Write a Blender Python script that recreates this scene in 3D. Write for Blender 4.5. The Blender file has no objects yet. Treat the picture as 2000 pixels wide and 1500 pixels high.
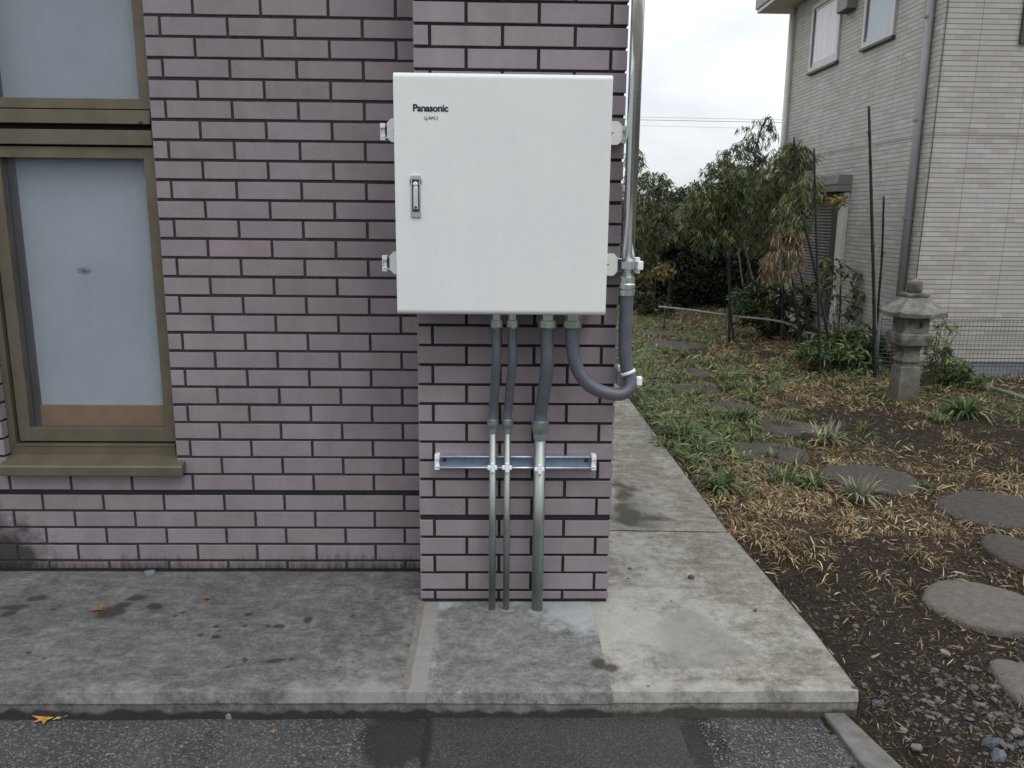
import bpy, math, random
import numpy as np
from mathutils import Matrix, Vector, noise as mnoise
rng = np.random.default_rng(7); random.seed(7)
S = bpy.context.scene; COL = S.collection; R = math.radians

# ---------------------------------------------------------------- camera
F, CX, CY, CZ, PI_, YA, RO = 1596.5, 0.0, -2.8075, 1.4089, .2042, .0221, -.0099
def cam_axes():
    cp, sp, cy, sy, cr, sr = math.cos(PI_), math.sin(PI_), math.cos(YA), math.sin(YA), math.cos(RO), math.sin(RO)
    fwd = np.array([sy*cp, cy*cp, -sp]); right = np.array([cy, -sy, 0]); down = np.cross(fwd, right)
    return cr*right+sr*down, -sr*right+cr*down, fwd
AX, AY, AZ = cam_axes()
cd = bpy.data.cameras.new('camera'); cam = bpy.data.objects.new('camera', cd); COL.objects.link(cam)
cd.sensor_width = 36; cd.lens = F/2000*36; cd.clip_start = .05; cd.clip_end = 1000
cam.matrix_world = Matrix(((AX[0], -AY[0], -AZ[0], CX), (AX[1], -AY[1], -AZ[1], CY), (AX[2], -AY[2], -AZ[2], CZ), (0, 0, 0, 1)))
S.camera = cam
def P(x, y, Z=None, Y=None, X=None):            # point of a measured place on a ground, wall or side plane
    d = AX*(x-1000)/F + AY*(y-750)/F + AZ; c = np.array([CX, CY, CZ])
    if Z is not None: t = (Z-c[2])/d[2]
    elif Y is not None: t = (Y-c[1])/d[1]
    else: t = (X-c[0])/d[0]
    return c + d*t

# ---------------------------------------------------------------- world, sun, exposure
SUN_EL, SUN_AZ = 52, 150        # overcast: a broad soft glow high in front of the wall, to the right
w = bpy.data.worlds.new('World'); S.world = w; w.use_nodes = True
nt = w.node_tree; nd = nt.nodes; lk = nt.links; bg = nd['Background']; bg.inputs['Strength'].default_value = .1
sky = nd.new('ShaderNodeTexSky'); sky.sky_type = 'NISHITA'; sky.sun_disc = False
sky.sun_elevation = R(SUN_EL); sky.sun_rotation = R(SUN_AZ)
tc = nd.new('ShaderNodeTexCoord'); mp = nd.new('ShaderNodeMapping'); mp.inputs['Scale'].default_value = (1, 1, 2.6)
nz = nd.new('ShaderNodeTexNoise'); nz.inputs['Scale'].default_value = 2.6; nz.inputs['Detail'].default_value = 6; nz.inputs['Roughness'].default_value = .5
rp = nd.new('ShaderNodeValToRGB'); rp.color_ramp.elements[0].position = .38; rp.color_ramp.elements[0].color = (7.2, 7.5, 7.85, 1)
rp.color_ramp.elements[1].position = .6; rp.color_ramp.elements[1].color = (9.6, 9.95, 10.3, 1)
mx = nd.new('ShaderNodeMix'); mx.data_type = 'RGBA'; mx.inputs[0].default_value = .94
lk.new(tc.outputs['Generated'], mp.inputs[0]); lk.new(mp.outputs[0], nz.inputs['Vector']); lk.new(nz.outputs['Fac'], rp.inputs[0])
# a real overcast is brightest overhead and over the open garden side, dimmer low down behind the yard
sx = nd.new('ShaderNodeSeparateXYZ'); lk.new(tc.outputs['Generated'], sx.inputs[0])
def wm(op, a, b, c=0.):
    k = nd.new('ShaderNodeMath'); k.operation = op
    for v, i in ((a, 0), (b, 1), (c, 2)):
        if isinstance(v, (int, float)): k.inputs[i].default_value = v
        else: lk.new(v, k.inputs[i])
    return k.outputs[0]
lum = wm('MULTIPLY_ADD', wm('MAXIMUM', sx.outputs[2], 0.), 1.05, wm('MULTIPLY_ADD', sx.outputs[1], .11, wm('MULTIPLY_ADD', sx.outputs[0], .06, .55)))
sc = nd.new('ShaderNodeVectorMath'); sc.operation = 'SCALE'; lk.new(rp.outputs[0], sc.inputs[0]); lk.new(lum, sc.inputs['Scale'])
lk.new(sky.outputs[0], mx.inputs[6]); lk.new(sc.outputs[0], mx.inputs[7]); lk.new(mx.outputs[2], bg.inputs[0])
sd = bpy.data.lights.new('sun', 'SUN'); sd.energy = .5; sd.angle = R(25); sd.color = (1, .97, .93)
sun = bpy.data.objects.new('sun', sd); COL.objects.link(sun)
ce = math.cos(R(SUN_EL)); SD = Vector((math.sin(R(SUN_AZ))*ce, math.cos(R(SUN_AZ))*ce, math.sin(R(SUN_EL))))
sun.rotation_euler = SD.to_track_quat('Z', 'Y').to_euler()
S.render.engine = 'CYCLES'
S.view_settings.view_transform = 'Standard'; S.view_settings.look = 'None'; S.view_settings.gamma = 1
S.view_settings.exposure = .53
S.cycles.max_bounces = 6; S.cycles.transparent_max_bounces = 8
S.render.resolution_x, S.render.resolution_y = 1024, 768

# ---------------------------------------------------------------- material helper
class NT:
    def __init__(s, name, rough=.7, metallic=0, spec=.3):
        s.m = bpy.data.materials.new(name); s.m.use_nodes = True; s.t = s.m.node_tree
        s.b = s.t.nodes['Principled BSDF']; s.b.inputs['Roughness'].default_value = rough
        s.b.inputs['Metallic'].default_value = metallic; s.b.inputs['Specular IOR Level'].default_value = spec
        s.co = None
    def n(s, k): return s.t.nodes.new('ShaderNode'+k)
    def l(s, a, b): s.t.links.new(a, b)
    def put(s, v, inp):
        if isinstance(v, (int, float)): inp.default_value = v
        elif isinstance(v, tuple): inp.default_value = v if len(v) == 4 else (*v, 1)
        else: s.l(v, inp)
    def coord(s, scale=(1, 1, 1), which='Object', rot=(0, 0, 0)):
        c = s.n('TexCoord'); m = s.n('Mapping'); m.inputs['Scale'].default_value = scale; m.inputs['Rotation'].default_value = rot
        s.l(c.outputs[which], m.inputs[0]); return m.outputs[0]
    def noise(s, scale, detail=4, rough=.55, vec=None, dist=0):
        k = s.n('TexNoise'); k.inputs['Scale'].default_value = scale; k.inputs['Detail'].default_value = detail
        k.inputs['Roughness'].default_value = rough; k.inputs['Distortion'].default_value = dist
        s.l(vec if vec is not None else s.coord(), k.inputs['Vector']); return k.outputs['Fac']
    def voro(s, scale, feature='F1', vec=None, out='Distance'):
        k = s.n('TexVoronoi'); k.feature = feature; k.inputs['Scale'].default_value = scale
        s.l(vec if vec is not None else s.coord(), k.inputs['Vector']); return k.outputs[out]
    def ramp(s, fac, *st):
        k = s.n('ValToRGB'); e = k.color_ramp.elements
        while len(e) < len(st): e.new(.5)
        for i, (p, c) in enumerate(st): e[i].position = p; e[i].color = (c, c, c, 1) if isinstance(c, (int, float)) else (*c, 1)
        s.put(fac, k.inputs[0]); return k.outputs[0]
    def mix(s, fac, a, b, mode='MIX'):
        k = s.n('Mix'); k.data_type = 'RGBA'; k.blend_type = mode; s.put(fac, k.inputs[0]); s.put(a, k.inputs[6]); s.put(b, k.inputs[7]); return k.outputs[2]
    def math(s, op, a, b=0., c=0., clamp=False):
        k = s.n('Math'); k.operation = op; k.use_clamp = clamp; s.put(a, k.inputs[0]); s.put(b, k.inputs[1]); s.put(c, k.inputs[2]); return k.outputs[0]
    def xyz(s, vec=None):
        k = s.n('SeparateXYZ'); s.l(vec if vec is not None else s.coord(), k.inputs[0]); return k.outputs
    def attr(s, name, out='Color'):
        k = s.n('Attribute'); k.attribute_name = name; return k.outputs[out]
    def rgb(s, col):
        k = s.n('SeparateColor'); s.l(col, k.inputs[0]); return k.outputs
    def bump(s, h, strength=.3, dist=.01):
        k = s.n('Bump'); k.inputs['Strength'].default_value = strength; k.inputs['Distance'].default_value = dist
        s.l(h, k.inputs['Height']); s.l(k.outputs[0], s.b.inputs['Normal'])
    def col(s, v): s.put(v, s.b.inputs['Base Color']); return s
    def rough(s, v): s.put(v, s.b.inputs['Roughness']); return s

def simple(name, c1, c2, scale=20, rough=.6, metallic=0, spec=.3, bump=0, bscale=None, bdist=.003):
    t = NT(name, rough, metallic, spec); n = t.noise(scale, 5); t.col(t.ramp(n, (.3, c1), (.7, c2)))
    if bump: t.bump(t.noise(bscale or scale*4, 4), bump, bdist)
    return t.m
def tinted(name, rough=.6, spec=.3, trans=0, var=.25, scale=60):
    t = NT(name, rough, 0, spec); a = t.attr('tint'); n = t.noise(scale, 3)
    c = t.mix(1., a, t.ramp(n, (.25, 1-var), (.75, 1+var)), 'MULTIPLY'); t.col(c)
    if trans:
        tr = t.n('BsdfTranslucent'); t.l(c, tr.inputs[0]); ms = t.n('MixShader'); ms.inputs[0].default_value = trans
        o = t.t.nodes['Material Output']; t.l(t.b.outputs[0], ms.inputs[1]); t.l(tr.outputs[0], ms.inputs[2]); t.l(ms.outputs[0], o.inputs[0])
    return t.m

# ---------------------------------------------------------------- mesh helper
def link(name, me, parent=None):
    o = bpy.data.objects.new(name, me); COL.objects.link(o)
    if parent is not None: o.parent = parent
    return o
def origin(o):
    v = Vector((0, 0, 0))
    while o is not None: v += o.location; o = o.parent
    return v
def tag(o, label=None, cat=None, group=None, kind=None):
    for k, v in (('label', label), ('category', cat), ('group', group), ('kind', kind)):
        if v: o[k] = v
    return o
def thing(name, label, cat, loc=(0, 0, 0), group=None):
    o = link(name, None); o.location = tuple(float(v) for v in loc); return tag(o, label, cat, group)
class MB:
    def __init__(s): s.v = []; s.f = []; s.m = []; s.s = []; s.t = []
    def add(s, vs, fs, mat=0, smooth=False, tint=(1, 1, 1)):
        b = len(s.v); s.v += [tuple(float(q) for q in p) for p in vs]
        for f in fs: s.f.append([b+i for i in f]); s.m.append(mat); s.s.append(smooth); s.t.append(tint)
        return s
    def box(s, x0, x1, y0, y1, z0, z1, mat=0, tint=(1, 1, 1)):
        vs = [(x, y, z) for z in (z0, z1) for y in (y0, y1) for x in (x0, x1)]
        return s.add(vs, [(0, 2, 3, 1), (4, 5, 7, 6), (0, 1, 5, 4), (2, 6, 7, 3), (0, 4, 6, 2), (1, 3, 7, 5)], mat, False, tint)
    def prism(s, poly, axis, a0, a1, mat=0, smooth=False):   # poly in the two other axes, in order
        def q(p, a): return {'x': (a, p[0], p[1]), 'y': (p[0], a, p[1]), 'z': (p[0], p[1], a)}[axis]
        n = len(poly); s.add([q(p, a0) for p in poly]+[q(p, a1) for p in poly], [(i, (i+1) % n, n+(i+1) % n, n+i) for i in range(n)], mat, smooth)
        b = len(s.v)-2*n
        s.f += [[b+i for i in range(n)][::-1], [b+n+i for i in range(n)]]; s.m += [mat]*2; s.s += [False]*2; s.t += [(1, 1, 1)]*2
        return s
    def tube(s, pts, r, n=12, caps=True, mat=0, tint=(1, 1, 1), smooth=True):
        pts = [np.array(p, float) for p in pts]; k = len(pts); rs = r if hasattr(r, '__len__') else [r]*k
        T = [pts[min(i+1, k-1)]-pts[max(i-1, 0)] for i in range(k)]; T = [t/(np.linalg.norm(t)+1e-12) for t in T]
        u = np.cross(T[0], (0, 0, 1)); u = np.cross(T[0], (1, 0, 0)) if np.linalg.norm(u) < .1 else u; u /= np.linalg.norm(u)
        vs = []
        for i in range(k):
            u = u-T[i]*np.dot(u, T[i]); u /= np.linalg.norm(u); v = np.cross(T[i], u)
            for j in range(n):
                a = 2*math.pi*j/n; vs.append(pts[i]+rs[i]*(math.cos(a)*u+math.sin(a)*v))
        fs = [(i*n+j, i*n+(j+1) % n, (i+1)*n+(j+1) % n, (i+1)*n+j) for i in range(k-1) for j in range(n)]
        s.add(vs, fs, mat, smooth, tint)
        if caps:
            b = len(s.v)-k*n; s.f += [[b+j for j in range(n)][::-1], [b+(k-1)*n+j for j in range(n)]]; s.m += [mat]*2; s.s += [False]*2; s.t += [tint]*2
        return s
    def lathe(s, c, prof, n=20, hexes=(), mat=0, axis='z'):   # prof: (r, h) from the base up; rings in hexes are six-sided
        vs = []; k = len(prof)
        for i, (r, h) in enumerate(prof):
            for j in range(n):
                a = 2*math.pi*j/n; rr = r
                if i in hexes: rr = r*math.cos(math.pi/6)/math.cos((a % (math.pi/3))-math.pi/6)
                d = {'z': (rr*math.cos(a), rr*math.sin(a), h), 'y': (rr*math.cos(a), h, rr*math.sin(a)), 'x': (h, rr*math.cos(a), rr*math.sin(a))}[axis]
                vs.append((c[0]+d[0], c[1]+d[1], c[2]+d[2]))
        fs = [(i*n+j, i*n+(j+1) % n, (i+1)*n+(j+1) % n, (i+1)*n+j) for i in range(k-1) for j in range(n)]
        return s.add(vs, fs+[tuple(range(n))[::-1], tuple((k-1)*n+j for j in range(n))], mat, False)
    def build(s, name, mats, parent=None, smooth=None, bevel=0, tint=False, seg=2):
        me = bpy.data.meshes.new(name); V = np.array(s.v, float)
        if parent is not None: V = V-np.array(origin(parent))
        me.from_pydata([tuple(p) for p in V], [], s.f)
        for m in (mats if isinstance(mats, (list, tuple)) else [mats]): me.materials.append(m)
        me.polygons.foreach_set('material_index', s.m); me.polygons.foreach_set('use_smooth', s.s if smooth is None else [smooth]*len(s.f))
        if tint:
            a = me.attributes.new('tint', 'FLOAT_COLOR', 'FACE'); a.data.foreach_set('color', np.array([(*t, 1) for t in s.t], float).ravel())
        me.update(); o = link(name, me, parent)
        if bevel:
            b = o.modifiers.new('Bevel', 'BEVEL'); b.width = bevel; b.segments = seg; b.limit_method = 'ANGLE'; b.angle_limit = R(40)
        return o
def fast_mesh(name, V, faces_flat, loops_per, mats, parent=None, tint=None, smooth=False):
    me = bpy.data.meshes.new(name); V = np.asarray(V, np.float32)
    if parent is not None: V = V-np.array(origin(parent), np.float32)
    me.vertices.add(len(V)); me.vertices.foreach_set('co', V.ravel())
    lp = np.asarray(loops_per, np.int32); me.loops.add(int(lp.sum())); me.loops.foreach_set('vertex_index', np.asarray(faces_flat, np.int32).ravel())
    me.polygons.add(len(lp)); me.polygons.foreach_set('loop_start', np.concatenate([[0], np.cumsum(lp)[:-1]]).astype(np.int32))
    me.materials.append(mats); me.update(calc_edges=True); me.validate()
    me.polygons.foreach_set('use_smooth', np.full(len(lp), smooth))
    if tint is not None:
        a = me.attributes.new('tint', 'FLOAT_COLOR', 'FACE'); c = np.ones((len(lp), 4), np.float32); c[:, :3] = tint; a.data.foreach_set('color', c.ravel())
    return link(name, me, parent)
def nrm(a): return a/(np.linalg.norm(a, axis=-1, keepdims=True)+1e-9)
LT = np.array([0, .3, .65, 1.]); LW = np.array([.0, .5, .42, 0])
def leaf_arrays(O, D, N, L, W, curl):     # lanceolate leaves: 6 verts, 3 faces each
    D = nrm(D); B = nrm(np.cross(D, N)); N = np.cross(B, D); k = len(O); L = np.asarray(L)[:, None]; W = np.asarray(W)[:, None]; curl = np.asarray(curl)[:, None]
    def pt(t, w): return O+D*L*t+B*W*w+N*(-curl*L*t*t)+N*abs(w)*W*.35
    V = np.stack([pt(0, 0), pt(.3, .5), pt(.3, -.5), pt(.65, .42), pt(.65, -.42), pt(1, 0)], 1).reshape(-1, 3)
    f = np.array([0, 2, 1, 1, 2, 4, 3, 3, 4, 5]); FF = (np.arange(k)[:, None]*6+f).ravel(); LP = np.tile([3, 4, 3], k)
    return V, FF, LP
def leaf_mesh(name, O, D, N, L, W, curl, cols, mat, parent=None):
    V, FF, LP = leaf_arrays(O, D, N, L, W, curl); return fast_mesh(name, V, FF, LP, mat, parent, np.repeat(cols, 3, 0))
def blades(O, D, L, W, arch):             # arching strap blades: strips of 5 rings
    k = len(O); D = nrm(D); T = np.linspace(0, 1, 5); B = nrm(np.cross(D, np.array([0, 0, 1.])+.001)); V = []
    for t, ww in zip(T, (.6, 1, .9, .6, .08)):
        c = O+D*(L*t*np.sin(arch*(.3+.7*t)))[:, None]; c = c+np.array([0, 0, 1.])*(L*t*np.cos(arch*(.25+.95*t)))[:, None]
        V += [c-B*(W*ww/2)[:, None], c+B*(W*ww/2)[:, None]]
    V = np.stack(V, 1).reshape(-1, 3); f = np.array([[2*i, 2*i+1, 2*i+3, 2*i+2] for i in range(4)]).ravel()
    return V, (np.arange(k)[:, None]*10+f).ravel(), np.full(4*k, 4)
def spline(pts, step):
    pts = [np.array(p, float) for p in pts]; q = [2*pts[0]-pts[1]]+pts+[2*pts[-1]-pts[-2]]; out = []
    for i in range(1, len(q)-2):
        n = max(2, int(np.linalg.norm(q[i+1]-q[i])/step))
        for k in range(n):
            t = k/n; a, b, c, d = q[i-1:i+3]
            out.append(.5*((2*b)+(c-a)*t+(2*a-5*b+4*c-d)*t*t+(3*b-a-3*c+d)*t**3))
    return out+[pts[-1]]
def vnoise(x, y, sc, seed=0): return np.array([mnoise.noise((a*sc+seed*17.3, b*sc-seed*9.1, seed*3.7)) for a, b in zip(np.ravel(x), np.ravel(y))]).reshape(np.shape(x))
def fbm(x, y, sc, seed=0, oct=3): return sum(vnoise(x, y, sc*2**i, seed+i)/2**i for i in range(oct))

# ---------------------------------------------------------------- materials
def tile_mat():
    t = NT('brick_tile', .62, 0, .25); a = t.attr('tint'); x, y, z = t.xyz()
    n1 = t.noise(3.1, 4); n2 = t.noise(300, 3, .8); n3 = t.noise(14, 5); n5 = t.noise(1, 4, .6, t.coord((11, 11, 1.1)))
    c = t.mix(1., (.254, .217, .236), a, 'MULTIPLY')
    c = t.mix(1., c, t.ramp(n2, (.28, .74), (.72, 1.2)), 'MULTIPLY'); c = t.mix(1., c, t.ramp(n3, (.3, .92), (.7, 1.07)), 'MULTIPLY'); c = t.mix(1., c, t.ramp(n5, (.3, .93), (.7, 1.05)), 'MULTIPLY')
    c = t.mix(1., c, t.ramp(n1, (.3, .93), (.7, 1.06)), 'MULTIPLY')
    # rising damp and black mould at the foot of the wall, in streaks
    st = t.noise(1, 4, .6, t.coord((75, 75, 9))); pa = t.noise(2.6, 3)
    h = t.math('MULTIPLY_ADD', st, .11, t.math('MULTIPLY', pa, .06)); md = t.math('SUBTRACT', h, z); md = t.ramp(t.math('MULTIPLY_ADD', md, 14., -.25, True), (0, 0.), (1, .92))
    back = t.math('GREATER_THAN', y, .1); md = t.math('MULTIPLY', md, t.math('MULTIPLY_ADD', back, .85, .15))
    c = t.mix(md, c, (.018, .016, .018))
    # dark patch low in the left part of the wall
    dx = t.math('MULTIPLY', t.math('ADD', x, 1.97), 3.6); dz = t.math('MULTIPLY', t.math('SUBTRACT', z, .05), 4.2)
    rr = t.math('SQRT', t.math('ADD', t.math('MULTIPLY', dx, dx), t.math('MULTIPLY', dz, dz))); n4 = t.noise(16, 5, .65)
    bl = t.math('SUBTRACT', t.math('MULTIPLY_ADD', n4, 1.3, .28), rr); bl = t.math('MULTIPLY', bl, 1.8, 0, True); bl = t.math('MULTIPLY', bl, back)
    c = t.mix(t.math('MULTIPLY', bl, .85), c, (.016, .014, .016))
    t.col(c); t.rough(t.ramp(n3, (.3, .5), (.7, .72))); t.bump(t.math('ADD', n2, n3), .18, .0012); return t.m
M = {}
M['tile'] = tile_mat()
M['mortar'] = simple('dark_mortar', (.013, .011, .014), (.028, .025, .03), 40, .9, bump=.5, bscale=300)
M['mortar_wall'] = simple('grey_mortar', (.03, .027, .032), (.052, .047, .055), 40, .9, bump=.5, bscale=300)
M['sealant'] = simple('joint_sealant', (.012, .012, .012), (.022, .021, .02), 12, .55, spec=.3)
M['bronze'] = simple('bronze_aluminium', (.112, .094, .066), (.15, .128, .094), 9, .45, .25, .4, .05, 500, .0005)
M['black'] = simple('black_gap', (.008, .008, .009), (.014, .014, .015), 30, .7)
def pane_mat():
    t = NT('frosted_pane', .38, 0, .5); x, y, z = t.xyz(); n = t.noise(7, 4); n2 = t.noise(260, 3)
    c = t.ramp(n, (.3, (.12, .145, .17)), (.7, (.155, .18, .205))); c = t.mix(1., c, t.ramp(n2, (.25, .9), (.75, 1.08)), 'MULTIPLY')
    sp = t.voro(23); sp = t.ramp(sp, (.02, 1.), (.05, 0.)); c = t.mix(t.math('MULTIPLY', sp, .5), c, (.12, .13, .15))
    dx = t.math('MULTIPLY', t.math('ADD', x, 1.552), 30.); dz = t.math('MULTIPLY', t.math('SUBTRACT', z, 1.185), 62.)   # thumb-sized dirty smudge
    rr = t.math('ADD', t.math('MULTIPLY', dx, dx), t.math('MULTIPLY', dz, dz)); sm = t.math('SUBTRACT', 1., rr, 0, True)
    sm = t.math('MULTIPLY', sm, t.ramp(t.noise(90, 3), (.3, .35), (.6, 1.))); c = t.mix(t.math('MULTIPLY', sm, .8), c, (.07, .075, .08))
    t.col(c); tr = t.n('BsdfTransparent'); tr.inputs[0].default_value = (.92, .945, .97, 1); ms = t.n('MixShader'); st = t.noise(1, 4, .6, t.coord((60, 60, 2.2))); t.put(t.math('SUBTRACT', t.math('SUBTRACT', .87, t.math('MULTIPLY', sm, .62)), t.math('MULTIPLY_ADD', st, .03, t.math('MULTIPLY_ADD', n, .1, t.math('MULTIPLY', sp, .12)))), ms.inputs[0])
    o = t.t.nodes['Material Output']; t.l(t.b.outputs[0], ms.inputs[1]); t.l(tr.outputs[0], ms.inputs[2]); t.l(ms.outputs[0], o.inputs[0]); return t.m
M['pane'] = pane_mat()
M['paper'] = simple('screen_paper', (.66, .67, .67), (.74, .745, .74), 3, .8)
M['wood'] = simple('orange_wood', (.4, .19, .07), (.5, .25, .1), 14, .5)
M['wood_shaded'] = simple('shaded_wood', (.09, .042, .022), (.13, .06, .032), 14, .5)  # darker copy of the screen wood: the stile's shade is put into its colour
M['dark'] = simple('dark_room', (.02, .02, .022), (.03, .03, .03), 5, .9)
def paint_mat():
    t = NT('cream_paint', .42, 0, .4); n = t.noise(5, 5, .6); n2 = t.noise(330, 3, .75); st = t.noise(1, 4, .55, t.coord((45, 45, 1.6)))
    c = t.ramp(n, (.3, (.705, .712, .712)), (.7, (.745, .75, .745))); c = t.mix(1., c, t.ramp(n2, (.3, .93), (.7, 1.05)), 'MULTIPLY'); c = t.mix(1., c, t.ramp(st, (.35, .992), (.65, 1.004)), 'MULTIPLY')
    t.col(c); t.rough(t.ramp(n, (.3, .36), (.7, .5))); t.bump(t.noise(900, 2), .3, .0006); return t.m
M['cream_paint'] = paint_mat()
M['bracket_paint'] = simple('bracket_paint', (.70, .69, .65), (.76, .75, .71), 30, .5)
M['white_plastic'] = simple('white_plastic', (.78, .79, .82), (.84, .85, .87), 30, .4)
M['ink'] = simple('navy_ink', (.012, .014, .03), (.016, .018, .035), 30, .5)
def galv(name, c1, c2, rough=.3):
    t = NT(name, rough, .92, .5); n = t.noise(35, 5, .6, t.coord((1, 1, .25))); v = t.voro(90, out='Color'); 
    c = t.ramp(n, (.3, c1), (.7, c2)); c = t.mix(.05, c, v); c = t.mix(.6, c, t.ramp(n, (.3, c1), (.7, c2))); t.col(c); t.rough(t.ramp(n, (.3, rough-.06), (.7, rough+.12))); return t.m
M['galv'] = galv('galvanised_steel', (.285, .318, .306), (.37, .40, .385), .42)
M['galv_bright'] = galv('bright_galvanised_steel', (.7, .74, .75), (.82, .85, .86), .16)
M['zinc'] = galv('zinc_fitting', (.4, .46, .44), (.56, .61, .58), .24)
M['strut'] = galv('strut_steel', (.6, .66, .74), (.72, .78, .84), .3)
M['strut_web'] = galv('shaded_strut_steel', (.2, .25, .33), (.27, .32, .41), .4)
M['chrome'] = galv('latch_metal', (.5, .53, .57), (.58, .6, .64), .22)
def hose_mat():
    t = NT('grey_pvc', .34, 0, .6); n = t.noise(30, 4); t.col(t.ramp(n, (.3, (.08, .085, .107)), (.7, (.098, .104, .128)))); return t.m
M['hose'] = hose_mat()
def slab_mat(name, a, b, pale, dirt, screed=None):
    t = NT(name, .85, 0, .25); r, g, bb = t.rgb(t.attr('mask'))[:3]
    n0 = t.noise(3.3, 6, .62, dist=.4); n1 = t.noise(18, 6, .7); n2 = t.noise(260, 4, .7); n3 = t.noise(70, 4, .6)
    c = t.ramp(n0, (.28, a), (.72, b)); c = t.mix(1., c, t.ramp(n1, (.3, .62), (.7, 1.3)), 'MULTIPLY'); c = t.mix(1., c, t.ramp(n2, (.34, .6), (.66, 1.36)), 'MULTIPLY'); c = t.mix(1., c, t.ramp(t.noise(55, 5, .8), (.36, .72), (.64, 1.24)), 'MULTIPLY')
    fl = t.noise(1, 5, .7, t.coord((7, 26, 1), rot=(0, 0, .5))); c = t.mix(1., c, t.ramp(fl, (.34, .78), (.66, 1.16)), 'MULTIPLY')
    def edge(m, k, lo, hi): return t.ramp(t.math('ADD', m, t.math('MULTIPLY', t.math('SUBTRACT', n1, .5), k)), (lo, 0.), (hi, 1.))
    c = t.mix(t.math('MULTIPLY', edge(g, .9, .35, .75), .6), c, pale)
    if screed: al = t.attr('mask', 'Alpha'); c = t.mix(t.math('MULTIPLY', edge(al, .45, .36, .62), .62), c, t.mix(1., t.ramp(n0, (.3, screed), (.7, tuple(q*1.25 for q in screed))), t.ramp(n2, (.25, .7), (.75, 1.3)), 'MULTIPLY'))
    pits = t.ramp(t.voro(34), (.05, 1.), (.085, 0.)); big = t.ramp(t.noise(5, 2), (.5, 0.), (.62, 1.)); c = t.mix(t.math('MULTIPLY', pits, big), c, (.04, .038, .036))
    sp = t.ramp(t.voro(120), (.06, 1.), (.11, 0.)); c = t.mix(t.math('MULTIPLY', sp, .35), c, (.06, .06, .06))
    c = t.mix(t.math('MULTIPLY', edge(bb, .7, .4, .62), .88), c, dirt); c = t.mix(t.math('MULTIPLY', edge(r, .75, .40, .62), .86), c, (.034, .027, .022))
    t.col(c); t.rough(t.ramp(n0, (.3, .75), (.7, .95))); t.bump(t.math('ADD', t.math('MULTIPLY', n2, .6), n3), .35, .004); return t.m
M['slab_left'] = slab_mat('grey_stained_concrete', (.1, .098, .098), (.178, .174, .169), (.31, .3, .28), (.022, .02, .019))
M['slab_right'] = slab_mat('tan_concrete', (.165, .152, .125), (.265, .25, .212), (.37, .365, .34), (.045, .04, .03), (.165, .162, .15))
M['slab_patch'] = slab_mat('new_mortar', (.15, .152, .145), (.205, .207, .2), (.4, .42, .43), (.02, .02, .022))
M['filler'] = simple('joint_filler', (.15, .135, .12), (.21, .19, .17), 40, .9, bump=.5, bscale=200)
def asphalt_mat(name, a, b, agg, sc):
    t = NT(name, .8, 0, .35); n = t.noise(4, 5, .6); v = t.voro(sc, out='Color'); d = t.voro(sc); n2 = t.noise(sc*1.4, 3, .7)
    c = t.ramp(n, (.3, a), (.7, b)); k = t.rgb(v)[0]; c = t.mix(t.ramp(k, (.72, 0.), (.98, 1.)), c, agg); c = t.mix(1., c, t.ramp(n2, (.25, .5), (.75, 1.5)), 'MULTIPLY')
    m = t.rgb(t.attr('mask')); e = t.math('ADD', m[0], t.math('MULTIPLY', t.math('SUBTRACT', t.noise(26, 5, .7), .5), .5)); c = t.mix(t.math('MULTIPLY', t.ramp(e, (.42, 0.), (.58, 1.)), .85), c, (.021, .016, .013))
    t.col(c); t.bump(t.math('SUBTRACT', n2, d), .75, .006); t.rough(.75); return t.m
M['asphalt'] = asphalt_mat('old_asphalt', (.042, .042, .044), (.075, .075, .077), (.14, .145, .15), 150)
M['asphalt_patch'] = asphalt_mat('asphalt_patch', (.034, .034, .036), (.052, .05, .05), (.13, .13, .13), 330)
def soil_mat():
    t = NT('garden_soil', .95, 0, .15); r, g, b = t.rgb(t.attr('mask'))[:3]; n = t.noise(9, 6, .7); n2 = t.noise(85, 5, .75); n3 = t.noise(30, 5, .7)
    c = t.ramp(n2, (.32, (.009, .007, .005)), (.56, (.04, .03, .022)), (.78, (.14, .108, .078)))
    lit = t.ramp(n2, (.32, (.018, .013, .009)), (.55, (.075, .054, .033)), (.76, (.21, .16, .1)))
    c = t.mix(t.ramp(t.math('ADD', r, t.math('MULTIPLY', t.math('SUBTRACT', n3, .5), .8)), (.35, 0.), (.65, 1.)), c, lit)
    c = t.mix(t.math('MULTIPLY', g, t.ramp(n3, (.4, 0.), (.6, .7))), c, (.045, .062, .02)); c = t.mix(1., c, t.ramp(n, (.3, .7), (.7, 1.3)), 'MULTIPLY')
    t.col(c); t.bump(t.math('ADD', n2, n3), .9, .02); return t.m
M['soil'] = soil_mat()
M['far_ground'] = simple('far_ground', (.06, .05, .03), (.11, .09, .055), 1.5, .95, bump=.5, bscale=20)
M['stone'] = simple('stepping_stone_granite', (.052, .043, .038), (.086, .073, .065), 40, .9, bump=.9, bscale=140, bdist=.008)
M['stone_pale'] = simple('pale_stepping_stone', (.1, .09, .078), (.15, .137, .118), 40, .9, bump=.9, bscale=140, bdist=.008)
M['kerb'] = simple('kerb_concrete', (.1, .095, .09), (.17, .162, .15), 22, .9, bump=.5, bscale=150)
M['gravel'] = tinted('gravel', .85, .3, var=.35, scale=90)
M['leaf'] = tinted('leaf', .5, .35, .25, .2, 40)
M['dry'] = tinted('dry_leaf', .75, .2, .1, .3, 60)
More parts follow.
